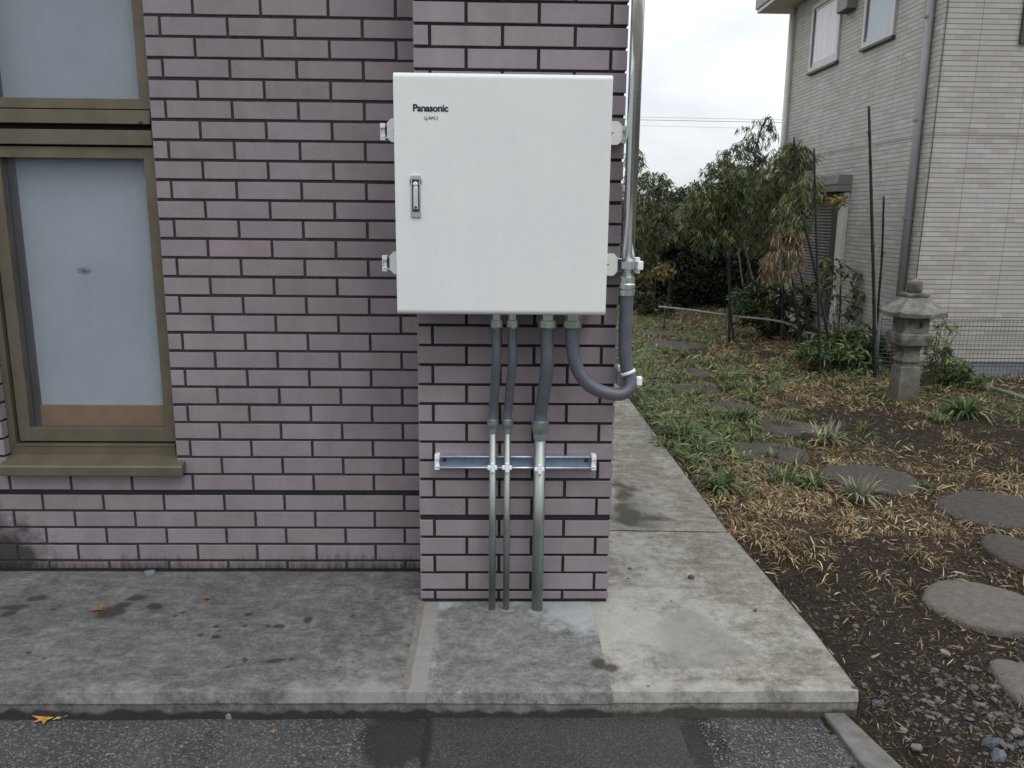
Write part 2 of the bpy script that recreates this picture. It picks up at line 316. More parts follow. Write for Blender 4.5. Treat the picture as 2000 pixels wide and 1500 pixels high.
def lantern_mat():
    t = NT('weathered_granite', .92, 0, .2); x, y, z = t.xyz(); n = t.noise(9, 5, .65); n2 = t.noise(150, 4, .75)
    c = t.ramp(n, (.32, (.1, .092, .078)), (.68, (.27, .265, .245))); c = t.mix(1., c, t.ramp(n2, (.3, .55), (.7, 1.4)), 'MULTIPLY')
    g = t.noise(5, 4, .6); c = t.mix(t.ramp(g, (.46, 0.), (.62, .75)), c, (.07, .055, .035)); low = t.math('SUBTRACT', .55, z, 0, True); c = t.mix(t.math('MULTIPLY', low, .9, 0, True), c, (.1, .078, .05))
    t.col(c); t.bump(n2, .6, .004); return t.m
M['granite'] = lantern_mat()
def siding_mat():
    t = NT('tile_siding', .6, 0, .3); uv = t.coord(which='UV'); k = t.n('TexBrick'); t.l(uv, k.inputs['Vector'])
    k.offset = .5; k.offset_frequency = 2; k.inputs['Scale'].default_value = 1; k.inputs['Brick Width'].default_value = .152; k.inputs['Row Height'].default_value = .0445
    k.inputs['Mortar Size'].default_value = .0011; k.inputs['Mortar Smooth'].default_value = .15; k.inputs['Bias'].default_value = 0
    k.inputs['Color1'].default_value = (0, 0, 0, 1); k.inputs['Color2'].default_value = (1, 1, 1, 1); k.inputs['Mortar'].default_value = (.5, .5, .5, 1)
    v = t.rgb(k.outputs['Color'])[0]; u_, v_, _ = t.xyz(uv)
    def groove(x, p, wd): return t.math('LESS_THAN', t.math('ABSOLUTE', t.math('SUBTRACT', t.math('FRACT', t.math('DIVIDE', x, p)), .5)), wd/p/2)
    hl = groove(t.math('ADD', v_, .0222), .0445, .0056); vl = groove(u_, .456, .004)
    c = t.ramp(v, (0, (.385, .355, .305)), (.25, (.43, .41, .365)), (.5, (.45, .445, .425)), (.75, (.425, .39, .36)), (1, (.485, .48, .465)))
    n = t.noise(160, 3, .7); c = t.mix(1., c, t.ramp(n, (.25, .86), (.75, 1.1)), 'MULTIPLY'); n2 = t.noise(1.6, 4); c = t.mix(1., c, t.ramp(n2, (.3, .93), (.7, 1.05)), 'MULTIPLY')
    c = t.mix(t.math('MULTIPLY', k.outputs['Fac'], .75), c, (.2, .19, .17)); gr = t.math('MAXIMUM', hl, vl); c = t.mix(t.math('MULTIPLY', gr, .85), c, (.12, .112, .1)); t.col(c); h = t.math('SUBTRACT', t.math('MULTIPLY', n, .15), gr); t.bump(h, .9, .006); return t.m
M['siding'] = siding_mat()
M['mauve'] = simple('mauve_grey_trim', (.24, .225, .235), (.28, .262, .27), 12, .5)
M['grey_trim'] = simple('grey_trim', (.2, .195, .195), (.24, .235, .235), 12, .5)
M['joint_grey'] = simple('joint_grey', (.3, .29, .27), (.35, .34, .32), 12, .6)
M['white_trim'] = simple('white_trim', (.55, .54, .5), (.64, .63, .6), 10, .5)
M['dark_trim'] = simple('dark_trim', (.06, .055, .055), (.08, .075, .075), 12, .5)
M['win_frame'] = simple('silver_frame', (.42, .41, .4), (.5, .49, .48), 10, .4, .2)
M['shutter'] = simple('shutter_slat', (.16, .155, .15), (.22, .21, .2), 10, .5)
def house_glass():
    t = NT('curtained_glass', .12, 0, .8); n = t.noise(1, 4, .5, t.coord((2, 9, 2))); t.col(t.ramp(n, (.3, (.5, .48, .5)), (.7, (.62, .6, .62)))); return t.m
M['hglass'] = house_glass()
M['hglass_blue'] = simple('dim_glass', (.3, .36, .4), (.38, .44, .47), 2, .12, 0, .8)
M['found'] = simple('foundation_mortar', (.2, .21, .225), (.27, .28, .295), 6, .85, bump=.2, bscale=80)
M['fence'] = simple('green_grey_wire', (.06, .075, .07), (.09, .105, .1), 30, .5, .3)
M['culm_dark'] = simple('dark_bamboo', (.022, .018, .018), (.05, .042, .04), 20, .5, spec=.4)
M['culm_white'] = simple('weathered_bamboo', (.18, .17, .16), (.3, .285, .27), 30, .6)
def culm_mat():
    t = NT('pale_sided_culm', .55, 0, .35); n = t.noise(30, 4); x, y, z = t.xyz(t.n('NewGeometry').outputs['Normal'])
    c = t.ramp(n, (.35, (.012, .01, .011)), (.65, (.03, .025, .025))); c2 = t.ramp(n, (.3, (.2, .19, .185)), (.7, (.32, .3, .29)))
    t.col(t.mix(t.ramp(x, (.7, 0.), (.82, 1.)), c, c2)); return t.m           # paler along the side that faces positive X
M['culm'] = culm_mat()
M['bark'] = simple('dark_bark', (.03, .024, .018), (.07, .055, .042), 20, .9, bump=.6, bscale=60)
M['wire'] = simple('wire', (.3, .3, .3), (.36, .36, .36), 5, .6)
M['pebble'] = simple('dark_pebble', (.05, .05, .055), (.1, .1, .11), 60, .8)
M['pebble_pale'] = simple('pale_pebble', (.13, .138, .15), (.22, .23, .245), 60, .8)

# ---------------------------------------------------------------- setting: ground, asphalt, slabs
def set_mask(o, arr):
    a = o.data.color_attributes.new('mask', 'FLOAT_COLOR', 'POINT'); c = np.zeros((len(arr), 4), np.float32); c[:, :arr.shape[1]] = arr; a.data.foreach_set('color', c.ravel())
def grid_mesh(name, XS, YS, zf, mat, mask=None, xf=None, kind='structure', smooth=True):
    X, Y = np.meshgrid(XS, YS); Z = zf(X, Y); nx, ny = len(XS), len(YS); i = np.arange(ny-1)[:, None]*nx+np.arange(nx-1)
    Fc = np.stack([i, i+1, i+nx+1, i+nx], -1).reshape(-1); V = np.stack([X, Y, Z], -1).reshape(-1, 3)
    o = fast_mesh(name, V, Fc, np.full((nx-1)*(ny-1), 4), mat, smooth=smooth)
    if mask is not None: set_mask(o, np.stack([np.ravel(m) for m in mask(X, Y)], -1))
    if kind: o['kind'] = kind
    return o
def ell(X, Y, px, py, rx, ry, Z=0., soft=1.):      # soft elliptical patch of a stain seen at px, py on the ground
    c = P(px, py, Z=Z); a = abs(P(px+rx, py, Z=Z)-c)[0]; b = abs(P(px, py-ry, Z=Z)-c)[1]
    d = np.sqrt(((X-c[0])/a)**2+((Y-c[1])/b)**2); return np.clip(.5+(1-d)*.5*soft+0., 0, 1)
def gz(X, Y):
    X = np.asarray(X, float); Y = np.asarray(Y, float)
    return -.088+.045*np.clip((Y+.4)/1.2, 0, 1)*np.clip(1-(X-1.08)/.8, 0, 1)+.03*np.sin(X*1.3+Y*.7)*np.clip(Y/3, 0, 1)*.6
o = MB().box(-150, 150, -60, 400, -.6, -.2).build('ground', M['far_ground']); o['kind'] = 'structure'
XS = np.concatenate([np.arange(1.0, 3.4, .02), np.arange(3.4, 9.01, .08)]); YS = np.concatenate([np.arange(-2.6, -.9, .06), np.arange(-.9, 3.0, .02), np.arange(3.0, 7, .05), np.arange(7, 16, .15)])
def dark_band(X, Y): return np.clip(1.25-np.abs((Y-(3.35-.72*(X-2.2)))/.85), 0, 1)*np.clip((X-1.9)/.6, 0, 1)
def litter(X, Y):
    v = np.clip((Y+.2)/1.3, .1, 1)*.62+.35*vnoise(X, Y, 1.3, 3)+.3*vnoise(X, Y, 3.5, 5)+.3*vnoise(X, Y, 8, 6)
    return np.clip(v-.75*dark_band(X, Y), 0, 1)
def soil_z(X, Y):
    sh = np.shape(X); return gz(X, Y)+.012*fbm(X, Y, 4.5, 1)+.006*vnoise(X, Y, 19, 2)
def soil_mask(X, Y):
    g = np.clip((Y-1.5)/4, 0, 1)*np.clip(.4+vnoise(X, Y, 1.6, 9), 0, 1); return litter(X, Y), g, 0*X
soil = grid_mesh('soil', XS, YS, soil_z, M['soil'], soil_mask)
# asphalt (old) and the smoother repair patch in front of the pillar
def asp_mask(X, Y):
    m = ell(X, Y, 770, 1440, 68, 55, -.085, 1.2); m = np.maximum(m, ell(X, Y, 1375, 1450, 60, 75, -.085, 1.1)*.8); m = np.maximum(m, ell(X, Y, 700, 1520, 120, 40, -.085)*.6)
    m = np.maximum(m, np.clip(1-(X-.6)/.4, 0, 1)*0); return m, 0*X, 0*X
grid_mesh('asphalt', np.arange(-4, 1.05, .03), np.concatenate([np.arange(-12, -1.2, .3), np.arange(-1.2, -.5, .02)]), lambda X, Y: -.0885+.004*vnoise(X, Y, 6, 4), M['asphalt'], asp_mask)
grid_mesh('asphalt_patch', np.linspace(-.2, .56, 60), np.arange(-2.4, -.545, .03), lambda X, Y: -.082+.002*vnoise(X, Y, 5, 8)-.004*(np.abs(X-.18) > .375), M['asphalt_patch'], lambda X, Y: (.75*ell(X, Y, 830, 1450, 20, 90, -.085), 0*X, 0*X))
o = MB().prism([(1.012, -.572), (1.075, -.572), (1.19, -1.1), (1.5, -2.5), (1.33, -2.5), (1.04, -1.1)], 'z', -.12, -.072).build('kerb_strip', M['kerb'], bevel=.006); o['kind'] = 'structure'

def slab(name, x0, x1, yback, yf0, yf1, mat, maskf, step=.008, ystep=.008, xr=None):
    XS = np.linspace(x0, x1, int((x1-x0)/step)+1); ny = int((min(yback, .9)+.6)/ystep)
    T = np.linspace(0, 1, ny if yback <= 1 else 260)**(1 if yback <= 1 else 1.4)
    yb = yback; rows = []
    yf = yf0+(yf1-yf0)*(XS-x0)/(x1-x0); wob = .003*vnoise(XS, XS*0, 9, 6)
    rows.append((XS, yf-.0065+wob, XS*0-.14, 'f')); rows.append((XS, yf-.0065+wob, XS*0-.1, 'f'))
    for z in (-.08, -.066, -.052, -.04): rows.append((XS, yf-.0065+wob, XS*0+z, 'f'))
    rows.append((XS, yf-.0085+wob, XS*0-.0345, 'e')); rows.append((XS, yf-.0092+wob, XS*0-.033, 'e')); rows.append((XS, yf-.0015+.4*wob, XS*0-.0022, 'e'))
    for t in T: rows.append((XS, yf+(yb-yf)*t, .0015*vnoise(XS, XS*0+t*3, 4, 11), 't'))
    if xr: rows = [(XS+(XS-x0)/(x1-x0)*xr(Y), Y, Zz, k) for XS, Y, Zz, k in rows]
    nx = len(XS); V = np.concatenate([np.stack(r[:3], -1) for r in rows]); i = np.arange(len(rows)-1)[:, None]*nx+np.arange(nx-1)
    Fc = np.stack([i, i+1, i+nx+1, i+nx], -1).reshape(-1)
    # right and left end faces
    o = fast_mesh(name, V, Fc, np.full((nx-1)*(len(rows)-1), 4), mat, smooth=False); o['kind'] = 'structure'
    X, Y, Z = V.T; mk_ = maskf(X, Y); r, g, b = mk_[:3]; face = np.repeat([k == 'f' for *_, k in rows], nx)
    n = vnoise(X, X*0, 5, 21); n2 = vnoise(X, X*0, 23, 22); dirt = np.clip((-.042-Z)/.05+.22*n+.3*n2+.12, 0, .8); b = np.where(face, dirt, b); g = np.where(face, 0, g); r = np.where(face, 0, r)
    set_mask(o, np.stack([r, g, b]+[m_ for m_ in mk_[3:]], -1)); return o
STAINS = [(215, 1196, 28, 13), (240, 1182, 20, 8), (268, 1168, 20, 8), (303, 1185, 18, 9), (25, 1186, 30, 8), (75, 1169, 20, 6), (15, 1199, 18, 6), (340, 1203, 7, 3), (358, 1197, 9, 3), (422, 1223, 8, 4), (423, 1245, 10, 4), (392, 1240, 9, 3), (478, 1222, 9, 4), (490, 1199, 8, 3), (470, 1215, 6, 2),
          (525, 1222, 10, 4), (546, 1222, 13, 5), (604, 1211, 9, 6), (476, 1290, 7, 5), (540, 1290, 20, 4), (570, 1287, 9, 3), (445, 1303, 9, 3), (690, 1204, 6, 4), (60, 1274, 8, 4), (83, 1287, 6, 3), (105, 1190, 6, 3), (400, 1250, 5, 2), (430, 1232, 5, 2), (688, 1190, 5, 2), (735, 1172, 5, 2)]
def mask_left(X, Y):
    r = 0*X
    pale_strip = (X > -.254)*(.55+.5*vnoise(X, Y, 9, 35))
    XW = X+.014*vnoise(X, Y, 20, 61)+.007*vnoise(X, Y, 48, 62); YW = Y+.014*vnoise(X, Y, 20, 63)+.007*vnoise(X, Y, 48, 64)
    for s in STAINS: r = np.maximum(r, ell(XW, YW, *s)*.92)
    g = np.clip((-.5-Y)/.07, 0, 1)*(.28+.4*vnoise(X, Y, 6, 36))+np.clip((X+.75)/.5, 0, 1)*.42+np.clip((-.3-Y)/.3, 0, 1)*.12+.25*vnoise(X, Y, 3, 31)+pale_strip; b = .22*np.clip(vnoise(X, Y, 2.3, 33)+.3, 0, 1)+np.clip((Y-.2)/.06, 0, 1)*.3*(.5+vnoise(X, Y, 8, 34)); return r, g, b
slab('pavement', -4., -.2, .27, -.578, -.578, M['slab_left'], mask_left, step=.01, ystep=.01)
o = MB().box(-.2745, -.2545, -.566, .26, -.02, .0022).build('expansion_joint', M['filler']); o['kind'] = 'structure'
def mask_patch(X, Y):
    g = np.clip((X-.02)/.3, 0, 1)*np.clip((Y+.33)/.18, 0, 1)*.85+np.clip((Y+.07)/.05, 0, 1)*.5+np.clip((-.14-X)/.05, 0, 1)*(.3+.5*vnoise(X, Y, 9, 2))+.2*vnoise(X, Y, 8, 41)+np.clip((-.5-Y)/.06, 0, 1)*.25
    for q_ in ((961, 1188, 13, 8), (988, 1188, 12, 8), (1047, 1191, 19, 10)): g = np.maximum(g, ell(X, Y, *q_)*.9)
    r = ell(X, Y, 1168, 1296, 22, 16, soft=2); r = np.maximum(r, ell(X, Y, 1193, 1304, 22, 12, soft=2))*.62; r = np.maximum(r, ell(X, Y, 985, 1320, 7, 10)*.55); return r, g, .15*np.clip(vnoise(X, Y, 5, 6), 0, 1)
slab('pavement_patch', -.2, .362, .1, -.58, -.586, M['slab_patch'], mask_patch)
def mask_right(X, Y):
    g = .42+.5*vnoise(X, Y, 2.2, 51)+.25*vnoise(X, Y, 7, 52)-np.clip((X-.85)/.2, 0, 1)*.15; g += np.clip((-.5-Y)/.06, 0, 1)*.35
    X0, Y0 = X, Y; X = X+.05*vnoise(X0, Y0, 6, 65)+.03*vnoise(X0, Y0, 15, 66); Y = Y+.05*vnoise(X0, Y0, 6, 67)+.03*vnoise(X0, Y0, 15, 68); b = ell(X, Y, 1240, 1005, 50, 26, soft=1.1)*.85+.3*vnoise(X, Y, 9, 53); b = np.maximum(b, ell(X, Y, 1215, 960, 40, 22, soft=1.2)*.75+.3*vnoise(X, Y, 9, 54)); b = np.maximum(b, ell(X, Y, 1240, 880, 40, 30)*.4); X, Y = X0, Y0
    b = np.maximum(b, ell(X, Y, 1410, 1275, 62, 36, soft=1.4)*.5*0); r = ell(X, Y, 1168, 1296, 22, 16, soft=2); r = np.maximum(r, ell(X, Y, 1193, 1304, 22, 12, soft=2))*.62
    for s in [(1230, 1111, 4, 3), (1227, 1130, 3, 2), (1262, 1112, 3, 2), (1310, 1174, 3, 2), (1265, 1340, 4, 3), (1668, 1342, 6, 4)]: r = np.maximum(r, ell(X, Y, *s))
    pts = [P(x, y, Z=0)[:2] for x, y in [(1206, 1290), (1240, 1225), (1330, 1190), (1385, 1210), (1420, 1236), (1480, 1272), (1440, 1290), (1385, 1306), (1290, 1316)]]
    d = np.full(X.shape, 9.); ins = np.zeros(X.shape, bool)
    for i in range(len(pts)):
        (x0, y0), (x1, y1) = pts[i], pts[(i+1) % len(pts)]; t = np.clip(((X-x0)*(x1-x0)+(Y-y0)*(y1-y0))/((x1-x0)**2+(y1-y0)**2), 0, 1); d = np.minimum(d, np.hypot(X-x0-t*(x1-x0), Y-y0-t*(y1-y0)))
        ins ^= ((y0 > Y) != (y1 > Y)) & (X < (x1-x0)*(Y-y0)/(y1-y0+1e-12)+x0)
    sc_ = np.clip(.5+(np.where(ins, d, -d)+.022*vnoise(X, Y, 11, 56)+.014*vnoise(X, Y, 37, 57))/.07, 0, 1)*np.clip((X-.42)/.3, .12, 1)
    return r, np.clip(g, 0, 1), np.clip(b, 0, 1), sc_
def xr(Y): return .042*np.clip(-(Y-.7)/.9, 0, 1)-.012*np.clip((Y-.7)/2.6, 0, 1)
def slab_right():
    o1 = slab('pavement', .362, 1.072, .694, -.582, -.580, M['slab_right'], mask_right, step=.009, ystep=.009, xr=xr)
    o2 = slab('pavement', .40, 1.07, 8., .702, .700, M['slab_right'], mask_right, step=.012, ystep=.02, xr=xr)
    side = MB(); ys = np.linspace(-.588, 8, 160); xe = [1.0725+xr(np.array(y)) for y in ys]
    vs = []; [vs.extend([(x, max(y, -.581), 0), (x+.005, max(y, -.5815), -.004), (x+.005, y, -.035), (x+.005, y, -.14)]) for x, y in zip(xe, ys)]
    side.add(vs, [q for i in range(len(ys)-1) for q in [(4*i+j, 4*i+j+1, 4*i+j+5, 4*i+j+4) for j in range(3)]])
    o = side.build('pavement_edge', M['kerb']); o['kind'] = 'structure'
slab_right()
o = MB().box(.4, 1.06, .6935, .7025, -.02, -.006).build('pavement_joint', M['black']); o['kind'] = 'structure'
def crack(pts, wdt, name):          # hairline joint across the slab, a real thin dark groove filling
    q = spline(pts, .01); vs = []
    for p in q:
        k = wdt*(.6+.8*abs(mnoise.noise((p[0]*40, p[1]*40, 2)))); off = .004*mnoise.noise((p[0]*14, 3., 1)); vs += [(p[0], p[1]+off-k, .0016), (p[0], p[1]+off+k, .0016)]
    o = MB().add(vs, [(2*i, 2*i+2, 2*i+3, 2*i+1) for i in range(len(q)-1)]).build(name, M['black']); o['kind'] = 'structure'
crack([(.41, .71, 0), (.6, .704, 0), (.85, .692, 0), (1.07, .683, 0)], .0042, 'pavement_crack')

# ---------------------------------------------------------------- the brick-tiled building
BW, PT, EJ, ZU, XA, XC, DW, G = .235, .0696, .0116, .3371, -.0972, -1.1751, .2632, .0103
PL, PR = -.2675, .4265                       # pillar sides
OX0, OX1, OZ0, TOP = -1.886, -1.2285, .407, 3.02
bld = thing('brick_building', 'building clad in mauve brick tiles with bronze windows behind the white cabinet', 'building')
def row_z(n):
    return (ZU+n*PT+G/2, ZU+(n+1)*PT-G/2) if n >= 0 else (ZU-EJ+n*PT+G/2, ZU-EJ+(n+1)*PT-G/2)
def tiles(mb, u0, u1, ubase, to3, holes=(), sh=0, corner=()):     # to3(u, depth, z) -> xyz ; depth 0 is the face
    for n in range(-5, 38):
        z0, z1 = row_z(n); z0 = max(z0, .014)
        if z1 > TOP: break
        off = 0 if n % 2 == 0 else BW/2; k0 = math.floor((u0-ubase-off)/BW)-1
        for k in range(k0, k0+int((u1-u0)/BW)+4):
            a, b = ubase+off+k*BW+G/2, ubase+off+(k+1)*BW-G/2; a, b = max(a, u0), min(b, u1)
            segs = [(a, b)]
            for h0, h1, hz in holes:
                if z1 > hz: segs = [q for s0, s1 in segs for q in ((s0, min(s1, h0)), (max(s0, h1), s1)) if q[1] > q[0]]
            for a_, b_ in segs:
                if b_-a_ < .012: continue
                j = rng.normal(0, .0006, 3); z0_, z1_ = z0+j[0], z1+j[1]; c = .0014; dd = .0004*rng.normal()
                t = 1+.035*rng.normal(); tt = (t*(1+.008*rng.normal()), t, t*(1+.008*rng.normal()))
                vs = [to3(a_, .012, z0_), to3(b_, .012, z0_), to3(b_, .012, z1_), to3(a_, .012, z1_), to3(a_, c+dd, z0_), to3(b_, c+dd, z0_), to3(b_, c+dd, z1_), to3(a_, c+dd, z1_),
                      to3(a_+c, dd, z0_+c), to3(b_-c, dd, z0_+c), to3(b_-c, dd, z1_-c), to3(a_+c, dd, z1_-c)]
                mb.add(vs, [(8, 9, 10, 11)]+[(4+i, 4+(i+1) % 4, 8+(i+1) % 4, 8+i) for i in range(4)]+[(i, (i+1) % 4, 4+(i+1) % 4, 4+i) for i in range(4)], 0, False, tt)
wall = MB(); tiles(wall, -4, PL-.0005, XC, lambda u, d, z: (u, DW+d, z), [(OX0, OX1, OZ0)])
tiles(wall, DW+.004, .335, DW+.118, lambda u, d, z: (OX0-d, u, z), [(-9, 9, 99)] if 0 else ())   # left reveal of the window
for x0, x1, z1 in ((-4, OX0-.012, TOP), (OX1, PL+.004, TOP)): wall.box(x0, x1, DW+.0052, .6, -.1, z1, 1)
wall.box(OX0-.012, OX1, DW+.0052, .6, -.1, OZ0, 1); wall.box(OX0-.012, OX1, .30, .6, 2.78, TOP, 1)
wall.box(-4, PL, DW+.004, .3, ZU-EJ-.003, ZU+.003, 2); wall.box(-4, PL, DW+.002, .3, -.02, .013, 2)
wall.build('wall', [M['tile'], M['mortar_wall'], M['sealant']], bld, tint=True)
pil = MB(); tiles(pil, PL, PR, XA, lambda u, d, z: (u, d, z)); tiles(pil, .0125, 5.5, -.0, lambda u, d, z: (PR-d, u, z)); tiles(pil, .0125, DW, 0, lambda u, d, z: (PL+d, u, z))
pil.box(PL+.0052, PR-.0052, .0052, DW+.3, -.1, TOP, 1); pil.box(.2, PR-.0052, DW+.3, 5.5, -.1, TOP, 1); pil.box(PL+.003, PR-.003, .004, .3, ZU-EJ-.003, ZU+.003, 2)
pil.build('pillar', [M['tile'], M['mortar'], M['sealant']], bld, tint=True)
MB().box(-4.05, PR+.04, -.04, 5.55, TOP, TOP+.12).box(-4, PR, .3, 5.5, TOP+.12, TOP+.2).build('roof_coping', M['mauve'], bld, bevel=.006)
# window: upper and lower light, transom between
win = MB()
def fr(*a): win.box(*a)
fr(OX0+.001, -1.861, .300, .38, .462, 2.77); fr(-1.247, OX1-.001, .305, .38, .462, 2.77); fr(-1.861, -1.247, .302, .38, 2.70, 2.77)
fr(-1.861, -1.247, .300, .38, .462, .5085); fr(-1.861, -1.247, .297, .38, .5085, .5165)
fr(-1.861, -1.247, .300, .38, 1.727, 1.764); fr(-1.861, -1.247, .294, .38, 1.716, 1.727); fr(-1.861, -1.247, .302, .38, 1.643, 1.695)
for z0, z1 in ((.5165, .524), (1.764, 1.769), (1.636, 1.643)): win.box(-1.861, -1.247, .345, .38, z0, z1, 1)
win.box(-1.861, -1.247, .335, .38, 1.695, 1.716, 1); win.box(OX0+.001, OX1-.001, .33, .39, .44, .462, 1)
for x, z in ((-1.28, 1.721), (-1.279, .470), (-1.808, .470)): win.box(x-.007, x+.007, .2925 if z > 1 else .2985, .31, z-.003, z+.003, 1)
window = win.build('window', [M['bronze'], M['black']], bld, bevel=.0012)
def sash(z0, z1, rb, rt):
    s_ = MB().box(-1.853, -1.808, .314, .35, z0, z1).box(-1.287, -1.2475, .314, .35, z0, z1).box(-1.808, -1.287, .315, .35, z0, z0+rb).box(-1.808, -1.287, .315, .35, z1-rt, z1)
    return s_.build('sash', M['bronze'], window, bevel=.0015)
sash(.524, 1.636, .054, .04); sash(1.769, 2.70, .036, .04)
MB().box(-1.808, -1.287, .334, .338, .578, 1.596).build('pane', M['pane'], window); MB().box(-1.808, -1.287, .334, .338, 1.805, 2.66).build('pane', M['pane'], window)
MB().prism([(.222, .446), (.226, .4515), (.34, .484), (.34, .44), (.226, .410), (.222, .413)], 'x', -1.893, -1.197).build('sill', M['bronze'], window, bevel=.0015)
# paper screen in an orange wooden frame standing just behind the panes
MB().box(-1.792, -1.24, .385, .39, .655, 1.68).box(-1.81, -1.24, .385, .39, 1.68, 2.74).build('screen_paper', M['paper'], window)
MB().box(-1.792, -1.24, .372, .395, .5, .655).build('screen_rail', M['wood'], window); MB().box(-1.815, -1.792, .372, .395, .5, 1.68).box(-1.86, -1.81, .372, .395, 1.68, 2.74).build('screen_stile', M['wood_shaded'], window)
MB().box(-1.95, -1.15, .57, .59, .3, 2.9).build('room_back', M['dark'], window)

# ---------------------------------------------------------------- cabinet and its rails
BX0, BX1, BZ0, BZ1, BY = -.311, .3555, 1.094, 1.8275, -.2
box = thing('electrical_cabinet', 'large cream white metal cabinet mounted on the brick pillar', 'cabinet', ((BX0+BX1)/2, -.05, BZ0))
def rprof(y0, y1, z0, z1, r, n=7):
    p = [(y1, z0), (y1, z1)]; p += [(y0+r-r*math.sin(a), z1-r+r*math.cos(a)) for a in np.linspace(0, math.pi/2, n)]
    p += [(y0+r-r*math.cos(a), z0+r-r*math.sin(a)) for a in np.linspace(0, math.pi/2, n)]; return p
d = MB().prism(rprof(BY, BY+.034, BZ0, BZ1, .016), 'x', BX0, BX1).build('door', M['cream_paint'], box, bevel=.0025, seg=3)
MB().box(BX0+.004, BX1-.004, BY+.036, -.045, BZ0+.004, BZ1-.003).build('body', M['cream_paint'], box, bevel=.002)
# latch
hx0, hx1, hz0, hz1 = -.2615, -.231, 1.398, 1.5255
lt = MB().box(hx0, hx1, BY-.006, BY+.002, hz0, hz1).box(hx0-.002, hx0, BY-.005, BY+.002, hz1-.026, hz1-.012, 1).box(hx1, hx1+.002, BY-.005, BY+.002, hz1-.026, hz1-.012, 1).build('latch', [M['chrome'], M['black']], d, bevel=.003)
MB().box(hx0+.0038, hx1-.0038, BY-.0066, BY-.004, hz0+.016, hz1-.012, 0).build('latch_recess', M['dark_trim'], lt)
MB().box(hx0+.0082, hx1-.0082, BY-.0125, BY-.006, hz0+.024, hz1-.036).lathe(((hx0+hx1)/2, 0, hz1-.028), [(.0078, BY-.006), (.0078, BY-.011), (.006, BY-.0135)][::-1], 20, axis='y').build('lever', M['galv_bright'], lt, bevel=.0015)
MB().lathe(((hx0+hx1)/2, 0, hz0+.03), [(.004, BY-.0145), (.004, BY-.012)], 14, axis='y').build('keyhole', M['black'], lt)
def lettering(txt, x0, x1, z, y, off, parent, name, shear=0):
    cu = bpy.data.curves.new('text', 'FONT'); cu.body = txt; cu.size = 1; cu.offset = off; cu.extrude = .002; cu.space_character = .96; cu.shear = shear
    o = bpy.data.objects.new('text', cu); COL.objects.link(o); bpy.context.view_layer.update()
    me = bpy.data.meshes.new_from_object(o.evaluated_get(bpy.context.evaluated_depsgraph_get())); bpy.data.objects.remove(o)
    n = len(me.vertices); co = np.empty(n*3); me.vertices.foreach_get('co', co); co = co.reshape(-1, 3); s = (x1-x0)/(co[:, 0].max()-co[:, 0].min()); b = np.array(origin(parent))
    V = np.stack([x0+(co[:, 0]-co[:, 0].min())*s, y-(co[:, 2]-co[:, 2].min())*.1, z+co[:, 1]*s], 1)-b; me.vertices.foreach_set('co', V.ravel()); me.update(); me.materials.clear(); me.materials.append(M['ink']); me.name = name
    return link(name, me, parent)
lettering('Panasonic', -.2515, -.1445, 1.7145, BY-.0006, .034, d, 'lettering')
lettering('LJ-APC1', -.217, -.177, 1.6905, BY-.0006, .004, d, 'small_lettering')
for sx, xe in ((-1, BX0), (1, BX1)):
    for zc in (1.672, 1.248):
        w_ = .04 if sx < 0 else .056; x1 = xe+sx*w_; xi = xe-sx*.03; k = .014
        poly = [(xi, zc-.037), (x1-sx*k, zc-.037), (x1, zc-.037+k), (x1, zc+.037-k), (x1-sx*k, zc+.037), (xi, zc+.037)]
        e = MB().prism(poly, 'y', -.05, -.046).build('mounting_ear', M['bracket_paint'], box, bevel=.0008)
        xm = xe+sx*(.014 if sx < 0 else .022)
        MB().box(xm-.005, xm+.005, -.0508, -.0495, zc-.0015, zc+.0015).build('slot', M['black'], e)
def rail(name_label, x0, x1, z, group, caps=(1, 1), bolts=True):
    t = thing('mounting_rail', name_label, 'rail', ((x0+x1)/2, 0, z), group); h, dp, th = .0225, .032, .0025
    c = MB().box(x0, x1, -th, 0, z-h+th, z+h-th, 1).box(x0, x1, -dp, -th, z+h-th, z+h).box(x0, x1, -dp, -th, z-h, z-h+th)
    c.tube([(x0, -dp, z-h+.0035), (x1, -dp, z-h+.0035)], .0046, 10).tube([(x0, -dp, z+h-.0015), (x1, -dp, z+h-.0015)], .0028, 10)
    c.build('channel', [M['strut'], M['strut_web']], t)
    for i, x in enumerate((x0, x1)):
        if not caps[i]: continue
        s = 1 if i else -1; a, b = sorted((x-s*.014, x+s*.003)); cp = MB()
        cp.box(a, b, -dp-.004, 0, z+h-.011, z+h+.004).box(a, b, -dp-.004, 0, z-h-.004, z-h+.012).box(*sorted((x+s*.0005, x+s*.003)), -dp-.002, 0, z-h+.012, z+h-.011).box(*sorted((x-s*.012, x+s*.0005)), -dp+.004, -.004, z-h+.012, z+h-.011)
        cp.build('end_cap', M['white_plastic'], t, bevel=.003)
        if bolts: xb = x-s*.03; MB().lathe((xb, 0, z), [(.0075, -.009), (.0075, -.003)], 12, range(2), axis='y').lathe((xb, 0, z), [(.0035, -.013), (.0035, -.009)], 10, axis='y').build('bolt', M['dark_trim'], t)
    return t
rail('strut rail behind the top of the white cabinet, its white caps showing', -.372, .424, 1.669, None)
rail('strut rail behind the cabinet bottom, reaching right to the tall steel pipe', -.375, .486, 1.245, None)
rail('galvanised strut rail low on the pillar holding three steel pipes', -.206, .360, .550, None)
